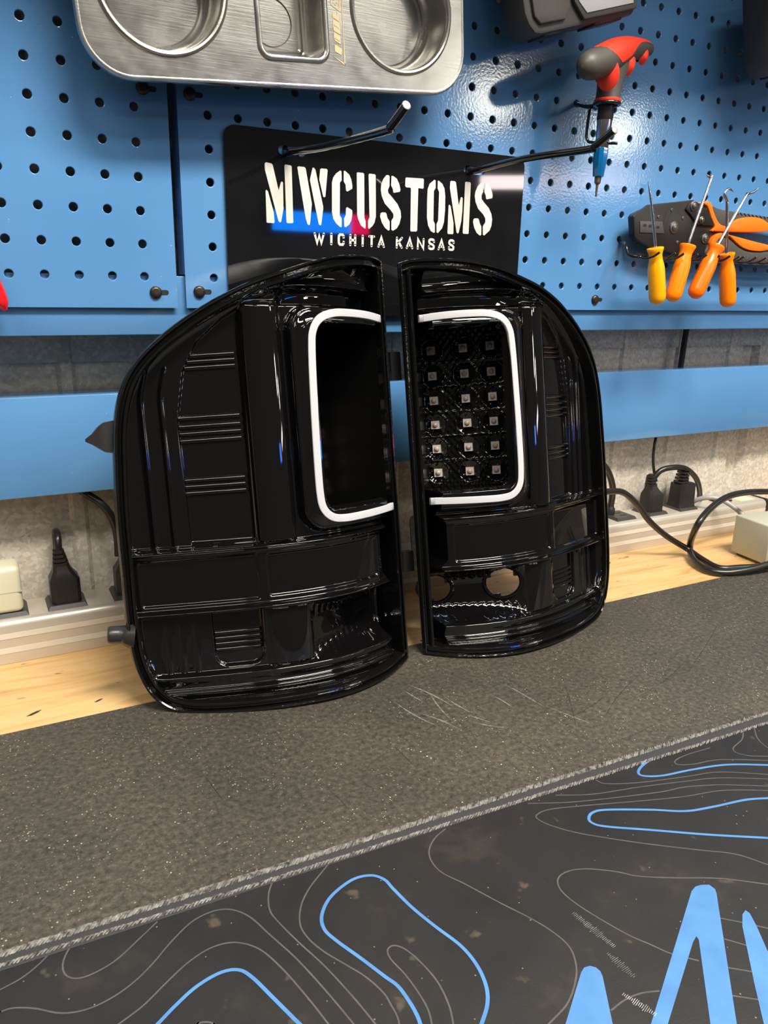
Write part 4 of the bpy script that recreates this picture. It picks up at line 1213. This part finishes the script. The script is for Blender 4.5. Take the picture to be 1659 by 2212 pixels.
for l in TRAY_SLOTS:
    bm_obj('etched_letter', prism_bm(l, tray3, YF - .0125, YF - .014), M['tray'], tr, smooth=False)

# ------------------------------------------------------------------ T-handle screwdriver in its bracket
td = thing('t_handle_screwdriver', (14.8, -2, 16.5), 'red and grey T-handle screwdriver with a blue collar, hanging from the pegboard', 'screwdriver')
A0, A1 = np.array((12.70, -2.85, 20.42)), np.array((17.55, -1.15, 22.08))
ax = A1 - A0; LB = np.linalg.norm(ax); ax /= LB
upv = np.array((0, 0, 1.0)); upv = upv - ax * (upv @ ax); upv /= np.linalg.norm(upv)
sdv = np.cross(ax, upv)
ST = [(0, .02, 0), (.015, .22, 0), (.05, .40, 0), (.1, .48, 0), (.18, .52, 0), (.3, .56, .03), (.42, .55, .10), (.55, .48, .16), (.66, .42, .16), (.78, .37, .1), (.88, .32, .04), (.95, .25, -.02), (.985, .15, -.05), (1, .02, -.06)]
stt = crom([np.array(s) for s in ST], 4)
def barpt(t, r, dz, a, k=1.0):
    return A0 + ax * (t * LB) + upv * (dz + k * r * math.sin(a)) + sdv * (k * r * .92 * math.cos(a))
loops = [[barpt(t, r, dz, 2 * math.pi * i / 24) for i in range(24)] for t, r, dz in stt]
loft('grip', loops, M['grip'], td)
# red inlay wrapping the top of the grip, with a scalloped edge
V, F = [], []
sel = [(t, r, dz) for t, r, dz in stt if .17 <= t <= .985]
NA = 16
for t, r, dz in sel:
    q = (t - .17) / .815
    h = math.radians(28 + 92 * math.exp(-((q - .36) / .24) ** 2) + 34 * q) * min(1, q * 7 + .12)
    h = min(h, math.radians(118))
    for k in range(NA + 1):
        a = math.pi / 2 - h + 2 * h * k / NA
        V.append(barpt(t, r, dz, a, 1.012))
for i in range(len(sel) - 1):
    for k in range(NA): F.append((i * (NA + 1) + k, i * (NA + 1) + k + 1, (i + 1) * (NA + 1) + k + 1, (i + 1) * (NA + 1) + k))
mesh('red_inlay', V, F, M['red'], td, label='red soft inlay on top of the grip')
cx, cy = 14.80, -2.0
loops = []
for z, ra, rb, dx in ((21.25, 1.05, .40, .30), (20.95, .92, .44, .22), (20.6, .72, .45, .12), (20.3, .58, .44, .06), (20.05, .50, .44, .03), (19.86, .48, .45, 0), (19.78, .48, .46, 0)):
    loops.append([np.array((cx + dx * .9, cy + dx * .3, z)) + ax * np.array((1, 1, .0)) * ra * math.cos(2 * math.pi * k / 28) + np.array((sdv[0], sdv[1], 0)) * rb * math.sin(2 * math.pi * k / 28) for k in range(28)])
loft('neck', loops, M['grip'], td)
# red finger patches on the neck
def blob(name, c, n, su, sv, m):
    n = np.array(n, float); n /= np.linalg.norm(n)
    u_ = np.cross(np.array((0, 0, 1.0)), n); u_ /= np.linalg.norm(u_); v_ = np.cross(n, u_)
    V, F = [np.array(c) + n * .07], []
    R, S_ = 5, 20
    for i in range(1, R + 1):
        f = i / R
        for k in range(S_):
            a = 2 * math.pi * k / S_
            V.append(np.array(c) + n * (.07 * (1 - f * f) - .06 * f) + u_ * su * f * math.cos(a) + v_ * sv * f * math.sin(a))
    for k in range(S_): F.append((0, 1 + k, 1 + (k + 1) % S_))
    for i in range(R - 1):
        for k in range(S_):
            k2 = (k + 1) % S_
            F.append((1 + i * S_ + k, 1 + (i + 1) * S_ + k, 1 + (i + 1) * S_ + k2, 1 + i * S_ + k2))
    mesh(name, V, F, m, td)
blob('finger_patch', (14.22, -2.52, 20.46), (-.75, -.62, -.22), .42, .55, M['red'])
blob('finger_patch', (15.78, -2.06, 21.0), (.25, -.9, -.3), .28, .34, M['red'])
blob('finger_patch', (16.72, -1.72, 21.50), (.1, -.9, -.35), .24, .28, M['red'])
lathe('red_collar', [(0, .49), (.02, .5), (.08, .5), (.1, .48)], (cx, cy, 19.68), (0, 0, 1), M['red'], td)
lathe('shaft_sleeve', [(0, .29), (.02, .30), (.62, .30)], (14.75, cy, 19.06), (.03, 0, 1), M['plug'], td)
lathe('steel_shaft', [(0, .235), (.02, .25), (.85, .28), (1.0, .285)], (14.72, cy, 18.06), (.03, 0, 1), M['steel'], td)
lathe('blue_collar', [(0, .20), (.04, .21), (.45, .25), (.55, .27), (1.0, .265), (1.02, .24)], (14.68, cy, 17.08), (.03, 0, 1), M['bluetip'], td, seg=10, sharp=20)
lathe('driver_bit', [(0, .035), (.42, .05), (.5, .12), (.7, .13), (.74, .12)], (14.66, cy, 16.36), (.03, 0, 1), M['bit'], td, seg=8)

br = thing('tool_bracket', (14.9, 0, 20), 'black wire bracket on the pegboard cradling the T-handle screwdriver', 'bracket')
ring = [(14.78 + .46 * math.cos(a), -2.0 + .46 * math.sin(a), 19.62) for a in np.linspace(0, 2 * math.pi, 25)]
tube('holder_ring', ring, .07, M['wire'], br, seg=8)
tube('bracket_arm', [(14.95, .25, 20.03), (14.95, .0, 20.02), (14.93, -.14, 19.95), (14.8, -.9, 19.72), (14.78, -1.52, 19.63)], .085, M['wire'], br, n=4)
tube('bracket_stay', [(14.62, -1.3, 19.66), (14.56, -1.32, 19.5), (14.5, -1.33, 18.7), (14.52, -1.4, 18.42), (14.6, -1.62, 18.33), (14.95, -2.38, 18.24), (15.05, -2.46, 18.24)], .055, M['wire'], br, n=4)

# ------------------------------------------------------------------ crimping pliers
cp = thing('crimping_pliers', (22, -.6, 14.3), 'black ratchet crimping pliers with orange-inlaid handles behind the picks', 'pliers')
bm_obj('jaw_body', prism_bm(CR_HEAD, wall3, -.55, -.90, bev=.05), M['steeldark'], cp)
bm_obj('die_plate', prism_bm(CR_JAW, wall3, -.88, -.935, bev=.015), M['toolgrey'], cp)
bm_obj('link_plate', prism_bm(CR_LINK, wall3, -.88, -.99, bev=.03), M['steeldark'], cp)
def round_poly(l, n=5): return [tuple(p) for p in crom(l, n, True)]
bm_obj('upper_handle', prism_bm(round_poly(CR_UP, 3), wall3, -.42, -.92, bev=.07), M['grip'], cp)
bm_obj('upper_grip_inlay', prism_bm(round_poly(CR_UPG, 3), wall3, -.5, -1.0, bev=.05), M['orange'], cp, label='orange inlay')
bm_obj('lower_handle', prism_bm(round_poly(CR_LO, 3), wall3, -.42, -.92, bev=.07), M['grip'], cp)
bm_obj('lower_grip_inlay', prism_bm(round_poly(CR_LOG, 3), wall3, -.5, -.99, bev=.05), M['orange'], cp, label='orange inlay')
for i, (x, z) in enumerate(CR_BOLTS):
    if i < 4:
        r = (.21, .25, .21, .15)[i]
        y = -.985 if i in (0, 3) else -.895
        b = lathe('pivot_bolt', [(0, r), (.04, r), (.055, r * .85), (.06, r * .62), (.1, r * .6), (.12, r * .45), (.12, .001)], (x, y, z), (0, -1, 0), M['bolt'], cp, seg=20)
    elif i < 9:
        lathe('rivet', [(0, .075), (.03, .07), (.035, .035), (.01, .03), (.01, .001)], (x, -.895, z), (0, -1, 0), M['bolt'], cp, seg=12)
    else:
        lathe('die_slot', [(0, .11), (.012, .105), (.013, .001)], (x, -.93, z), (0, -1, 0), M['dark'], cp, seg=14, squash=(.55, 1))
rnd = random.Random(3)
for k in range(16):
    x = 24.3 + k * .27
    tube('grip_notch', [(x, -.925, 14.36), (x + .16, -.925, 14.54)], .022, M['dark'], cp, seg=5)
for k in range(10):
    x = 24.0 + k * .27
    z = 16.42 - (x - 23.25) * .04
    tube('grip_notch', [(x, -.925, z - .01), (x + .14, -.925, z - .1)], .022, M['dark'], cp, seg=5)

# ------------------------------------------------------------------ pick rack and four picks
rk = thing('pick_rack', (20, -1.2, 14.2), 'black wire rack with short prongs holding the orange picks', 'rack')
tube('rack_wire', [(18.02, .3, 15.1), (18.0, 0, 14.98), (17.95, -.18, 14.92), (17.75, -.55, 14.83), (17.62, -.8, 14.72), (17.58, -.95, 14.5), (17.6, -1.1, 14.33), (17.8, -1.4, 14.25), (18.2, -1.5, 14.24), (22, -1.5, 14.22), (28.5, -1.5, 14.2)], .075, M['wire'], rk, n=5)
for x in (17.72, 18.62, 19.12, 19.95, 20.5, 21.3, 21.95, 22.55, 22.85, 23.65, 24.3, 25.1, 25.8):
    pr = tube('rack_prong', [(x, -1.5, 14.23), (x + .08, -1.85, 14.18), (x + .2, -2.15, 14.26), (x + .33, -2.34, 14.42)], .05, M['wire'], rk, seg=8, n=4)
    lathe('prong_end', [(0, .048), (.01, .03), (.012, .001)], (x + .33, -2.34, 14.42), (.5, -.7, .6), M['wiretip'], rk, seg=8)


def pick(label, top, bottom, shaft, m):
    top, bottom = np.array(top, float), np.array(bottom, float)
    t = thing('hook_pick', tuple(bottom), label, 'pick', 'picks on the wire rack')
    a = top - bottom; L = np.linalg.norm(a)
    prof = [(0, .001), (.02, .12), (.07, .22), (.15, .30), (.27, .345), (.4, .355), (L * .62, .35), (L * .70, .325), (L * .80, .275), (L * .87, .27), (L * .93, .31), (L * .975, .345), (L * .995, .335), (L, .28), (L, .05)]
    lathe('handle', prof, bottom, a, m, t, seg=28, sharp=60)
    pts = [top] + [np.array(p, float) for p in shaft]
    n = 3
    P = crom(pts, n)
    rr = [.062 if i < len(P) * .6 else .05 for i in range(len(P))]
    rr[-1] = .012; rr[-2] = .03
    V, F = tube_data(P, rr, 10)
    mesh('shaft', V, F, M['steel'], t, sharp=60)
PY = -1.92
pick('straight pick with a yellow-orange handle, leftmost on the rack', (18.20, PY, 14.62), (18.72, PY, 12.33), [(18.18, PY, 14.75), (17.7, PY, 16.31), (17.38, PY, 17.12)], M['yellow'])
pick('orange pick leaning right with a short hooked tip above the crimper bolts', (20.10, PY, 14.80), (19.51, PY, 12.45), [(20.18, PY, 15.1), (20.93, PY, 17.40), (20.96, PY, 17.5), (20.80, PY, 17.55), (20.64, PY, 17.62)], M['amber'])
pick('deep orange pick tilted furthest right with a long bent flat tip', (21.76, PY - .1, 14.82), (20.70, PY - .1, 12.62), [(21.95, PY - .1, 15.1), (23.1, PY - .1, 16.88), (23.25, PY - .1, 17.02), (23.6, PY - .1, 17.13), (23.86, PY - .1, 17.32)], M['deep'])
pick('upright pick with a stepped double-bend tip, rightmost on the rack', (22.55, PY, 14.55), (23.12, PY, 12.24), [(22.5, PY, 14.8), (22.14, PY, 16.55), (22.08, PY, 16.7), (21.90, PY, 16.92), (21.95, PY, 17.05), (22.12, PY, 17.16), (22.43, PY, 17.06)], M['amber'])

# ------------------------------------------------------------------ battery tools hanging at the top
def battery(label, px, pz, ang, group):
    t = thing('battery_tool', (px, -2, pz), label, 'power tool', group)
    R = Matrix.Rotation(-ang, 3, 'Y')
    piv = (px, -2, pz)
    def q(a, b, d):
        c, s = math.cos(ang), math.sin(ang)
        return (px + a * c - b * s, d, pz + a * s + b * c)
    body = [(0, .25), (.22, -.05), (.5, -.12), (4.7, -.12), (4.95, .1), (5.05, .5), (5.05, 3.2), (-.1, 3.2), (-.1, .6)]
    bm_obj('battery_case', prism_bm(body, q, -1.35, -2.6, bev=.12), M['toolgrey'], t)
    bm_obj('end_panel', prism_bm([(.2, .45), (.42, .16), (1.5, .16), (1.8, .5), (1.75, 3.1), (.15, 3.1)], q, -2.58, -2.72, bev=.06), M['grip'], t)
    bm_obj('label_frame', prism_bm([(1.95, .62), (2.3, .02), (4.8, .02), (4.9, 3.1), (1.95, 3.1)], q, -2.58, -2.76, bev=.06), M['toolgrey'], t)
    bm_obj('label_panel', prism_bm([(2.12, .6), (2.42, .2), (4.6, .2), (4.7, 3.0), (2.12, 3.0)], q, -2.75, -2.79, bev=.01), M['toollight'], t, label='light grey label')
    bm_obj('foot_pad', prism_bm([(.7, -.2), (1.5, -.2), (1.5, .1), (.7, .1)], q, -1.5, -2.45, bev=.04), M['plug'], t)
    bm_obj('foot_pad', prism_bm([(3.0, -.2), (4.3, -.2), (4.3, .1), (3.0, .1)], q, -1.5, -2.45, bev=.04), M['plug'], t)
battery('grey and black battery pack of a power tool above the T-handle screwdriver', 10.55, 21.25, math.radians(17), 'battery tools at the top of the board')
battery('grey battery pack of a power tool cut off at the right edge', 22.85, 21.6, math.radians(15), 'battery tools at the top of the board')

# ------------------------------------------------------------------ red handle tip at the left edge
rt = thing('red_handled_tool', (-6.9, -.6, 11.9), 'red plastic tool handle end hanging at the left edge of the pegboard', 'hand tool')
tube('handle', [(-7.6, -.6, 14.6), (-7.2, -.6, 13.6), (-6.85, -.6, 12.75), (-6.62, -.6, 12.2), (-6.52, -.6, 11.95)], [.28, .3, .3, .22, .06], M['redgloss'], rt, seg=14, n=4)
tube('handle_line', [(-7.0, -.87, 13.4), (-6.72, -.85, 12.7)], .03, M['yellow'], rt, seg=6)

# ------------------------------------------------------------------ panel screws
for x, z, lab in ((-1.96, 12.51, 'dark button-head screw at the lower right corner of the narrow panel'), (-2.0, 18.54, 'dark screw head in the tray shadow, left of the vertical gap'),
                  (-.55, 18.54, 'dark screw head in the tray shadow, right of the vertical gap'), (-.52, 12.55, 'dark screw head just above the left tail light'),
                  (16.93, 12.46, 'dark button-head screw below the pegboard holes beside the right tail light')):
    t = thing('panel_screw', (x, 0, z), lab, 'screw', 'screws holding the pegboard')
    h = lathe('screw_head', [(-.02, .2), (.0, .2), (.05, .195), (.09, .165), (.11, .12), (.11, .075)], (x, 0, z), (0, -1, 0), M['screw'], t, seg=20, sharp=50)
    bm_obj('adjusting_slot', prism_bm(rrect(x + .1, z - .08, x + .42, z + .08, .079, 5), wall3, -.004, -.008), M['dark'], t, smooth=False)
    lathe('hex_socket', [(0, .078), (.012, .074), (.013, .001)], (x, -.105, z), (0, -1, 0), M['dark'], t, seg=6)

# ------------------------------------------------------------------ power strip with plugs
ps = thing('power_strip', (8, 1.6, -.08), 'long brushed aluminium power strip along the back of the bench', 'power strip')
prof = [(.70, -.07), (.70, 1.28), (.74, 1.40), (.82, 1.48), (.95, 1.52), (2.45, 1.52), (2.6, 1.42), (2.6, -.07)]
loft('strip_body', [[(-16, y, z) for y, z in prof], [(31.9, y, z) for y, z in prof]], M['alu'], ps, sharp=30)
for z0, z1 in ((.86, 1.05), (.32, .52)):
    box('face_stripe', (-16, .685, z0), (31.85, .71, z1), M['alustripe'], ps)
box('end_cap', (31.85, .66, -.07), (32.1, 2.64, 1.56), M['plug'], ps, bev=.05)
OUTLETS = [-9.6, -7.45, -5.5, -3.25, 17.0, 19.2, 21.4, 23.65, 25.9]
for x in OUTLETS:
    lo_, hi_ = 1.5, 1.66
    loft('outlet', [[(x - .68, .95, lo_), (x + .68, .95, lo_), (x + .68, 2.3, lo_), (x - .68, 2.3, lo_)],
                    [(x - .58, 1.05, hi_), (x + .58, 1.05, hi_), (x + .58, 2.2, hi_), (x - .58, 2.2, hi_)]], M['outlet'], ps, sharp=20)
box('rocker_switch', (28.6, 1.3, 1.5), (29.7, 2.0, 1.62), M['plug'], ps, bev=.03)
box('switch_lamp', (29.25, 1.35, 1.58), (29.65, 1.95, 1.66), M['ledorange'], ps, bev=.03, label='orange lit rocker')
box('rating_label', (30.2, 1.1, 1.515), (31.4, 2.0, 1.53), M['cream'], ps)
for k, x in enumerate((21.1,)):
    box('outlet_slot', (21.35, 1.35, 1.655), (21.75, 1.5, 1.665), M['dark'], ps)
    box('outlet_slot', (21.35, 1.75, 1.655), (21.75, 1.9, 1.665), M['dark'], ps)


def sq(x, y, z, a, b, c=.12):
    return [(x - a + c, y - b, z), (x + a - c, y - b, z), (x + a, y - b + c, z), (x + a, y + b - c, z), (x + a - c, y + b, z), (x - a + c, y + b, z), (x - a, y + b - c, z), (x - a, y - b + c, z)]


def plug(label, x, y, cord, cr, ridges=True, tall=0.0, lean=0.0):
    t = thing('power_plug', (x, y, 1.66), label, 'plug', 'black plugs in the power strip')
    z = 1.66
    loft('plug_body', [sq(x, y, z, .50, .46), sq(x, y, z + .85, .50, .45), sq(x + lean * .3, y, z + 1.15 + tall, .33, .32), sq(x + lean * .6, y, z + 1.35 + tall, .27, .26, .1)], M['plug'], t, sharp=30)
    zz = z + 1.35 + tall
    for k in range(4 if ridges else 3):
        a = .26 - .025 * k
        loft('strain_relief_rib', [sq(x + lean * (.6 + k * .12), y, zz + k * .15, a, a, .08), sq(x + lean * (.6 + k * .12), y, zz + k * .15 + .11, a, a, .08)], M['plug'], t, sharp=30)
    lathe('strain_relief_core', [(0, .19), (.62, .13)], (x + lean * .6, y, zz), (lean * .6, 0, 1), M['plug'], t, seg=12)
    if cord: tube('plug_cord', cord, cr, M['cord'], t, seg=12, n=6)
    return t
plug('black grounded plug standing alone at the left of the power strip', -5.5, 1.6, [(-5.58, 1.6, 3.4), (-5.58, 1.62, 3.75), (-5.56, 1.75, 3.98), (-5.56, 2.05, 4.08), (-5.56, 2.4, 3.95), (-5.56, 2.45, 3.2), (-5.56, 2.5, 2.0)], .13, lean=-.1)
plug('black plug half hidden behind the left edge of the left tail light', -3.25, 1.6, CORD_LEFT[::-1], .14)
plug('slim black plug with a short looping cord, left of the bulky plug', 23.65, 1.6, CORD_PLUG_R, .15, lean=-.3)
t = thing('power_plug', (25.9, 1.6, 1.66), 'bulky black plug nearest the grey cable on the strip', 'plug', 'black plugs in the power strip')
loft('plug_body', [sq(25.9, 1.6, 1.66, .6, .55), sq(25.9, 1.6, 1.9, .56, .5), sq(25.9, 1.6, 2.9, .54, .48), sq(25.95, 1.6, 2.95, .42, .4)], M['plug'], t, sharp=30)
for k in range(5):
    loft('strain_relief_rib', [sq(25.7 + k * .03, 1.6, 2.97 + k * .17, .32 - .03 * k, .3, .08), sq(25.7 + k * .03, 1.6, 3.07 + k * .17, .32 - .03 * k, .3, .08)], M['plug'], t, sharp=30)
lathe('strain_relief_core', [(0, .22), (.85, .17)], (25.8, 1.6, 2.94), (.1, 0, 1), M['plug'], t, seg=12)
tube('plug_cord', [(25.85, 1.6, 3.7), (26.0, 1.7, 3.55), (26.5, 1.9, 2.7), (27.0, 2.1, 1.9), (27.2, 2.2, 1.55)], .15, M['cord'], t, n=6)
t = thing('outlet_cord', (21.1, 1.7, 1.66), 'black cord dropping to the outlet beside the right tail light', 'cord')
lathe('cord_base', [(0, .24), (.3, .24), (.42, .16), (.5, .14)], (21.02, 1.85, 1.66), (0, 0, 1), M['plug'], t, seg=14)
tube('plug_cord', [(21.02, 1.85, 2.1), (21.0, 1.8, 2.6), (20.84, 1.7, 3.24), (20.3, 1.6, 4.1), (19.5, 1.5, 4.7), (18.6, 1.4, 4.9)], .17, M['cord'], t, n=6)

ad = thing('usb_adapter', (-7.45, 1.6, 1.66), 'cream white square charger block plugged in at the far left', 'charger')
box('charger_body', (-8.0, .98, 1.66), (-6.92, 2.1, 3.35), M['cream'], ad, bev=.2, seg=4)
box('charger_seam', (-8.005, .975, 2.42), (-6.915, 2.105, 2.44), M['greycord'], ad)

for nm, pts, r, m, lab in (
        ('thin_cord', CORD_THIN, .075, 'cord', 'thin black wire dropping from behind the lower blue rail'),
        ('hanging_cable', CORD_GAP, .15, 'cord', 'thick black cord crossing the gap between the two blue rails'),
        ('grey_cable', CABLE_GREY, .13, 'greycord', 'grey cable arching over the power strip towards the beige box')):
    o = tube(nm, pts, r, M[m], None, seg=12, n=8)
    setp(o, lab, 'cord')
o = tube('extension_cord', CORD_LONG, .15, M['cord'], None, seg=12, n=8)
setp(o, 'black power cord coming from behind the right tail light down to the bench', 'cord')
o = tube('extension_cord', CORD_LOOP, .16, M['cord'], None, seg=12, n=8)
setp(o, 'black power cord curling in a wide loop in front of the beige box', 'cord')

# ------------------------------------------------------------------ beige instrument case at the right
cb = thing('instrument_case', (29.5, -3.2, -.08), 'beige grey metal case on the bench at the right edge', 'case')
R9 = Matrix.Rotation(math.radians(-5), 3, 'Z')
box('case_body', (26.1, -3.98, .05), (33.5, -1.75, 2.02), M['casebox'], cb, bev=.08, seg=3, rot=R9, pivot=(26.1, -1.75, 1))
for dy in (-3.6, -2.1):
    box('rubber_foot', (26.4, dy - .2, -.08), (26.8, dy + .2, .08), M['plug'], cb, rot=R9, pivot=(26.1, -1.75, 1))
lathe('case_screw', [(0, .1), (.02, .09), (.03, .03), (.03, .001)], (26.045, -3.1, .42), (-1, .087, 0), M['screw'], cb, seg=14)

# ------------------------------------------------------------------ metal shavings on the wood
rnd = random.Random(11)
for (x, y, lab) in ((-7.1, -3.15, 'dark flake of debris on the wood at the far left'), (-5.2, -3.2, 'small dark chip on the wood left of the tail lights'), (19.2, -.3, 'pale metal shaving beside the power strip')):
    V = [(x - .3, y - .1, -.075), (x - .1, y - .02, -.05), (x + .1, y + .12, -.06), (x + .28, y + .16, -.072), (x + .15, y + .02, -.05), (x - .1, y - .12, -.06)]
    s_ = .5 if 'chip' in lab else .8
    V = [(x + (a - x) * s_, y + (b - y) * s_, c) for a, b, c in V]
    o = mesh('shaving', V + [(a, b, -.079) for a, b, c in V], [(0, 1, 4, 5), (1, 2, 3, 4)] + [(i, (i + 1) % 6, 6 + (i + 1) % 6, 6 + i) for i in range(6)], M['bolt'] if 'metal' in lab else M['outlet'])
    setp(o, lab, 'debris')

# ------------------------------------------------------------------ lit blue and red sign bar across the shop (mirrored in the name plate)
def emit(name, col, s):
    m = bpy.data.materials.new(name); m.use_nodes = True
    nt = m.node_tree; nt.nodes.remove(nt.nodes['Principled BSDF'])
    e = nt.nodes.new('ShaderNodeEmission'); e.inputs[0].default_value = (*col, 1); e.inputs[1].default_value = s
    nt.links.new(e.outputs[0], nt.nodes['Material Output'].inputs[0])
    return m
lb = thing('led_sign_bar', (39, -82, 20), 'blue and red lit sign bar across the shop, seen mirrored in the name plate', 'lamp')
box('housing', (30.5, -83.4, 18.8), (47.0, -82.2, 23.0), M['dark'], lb)
box('blue_light', (31.7, -82.2, 19.6), (43.7, -82.1, 22.2), emit('blue_led_light', (.0, .22, 1.0), 17), lb)
box('red_light', (43.8, -82.2, 19.6), (46.6, -82.1, 22.2), emit('red_led_light', (1.0, .0, .10), 12), lb)
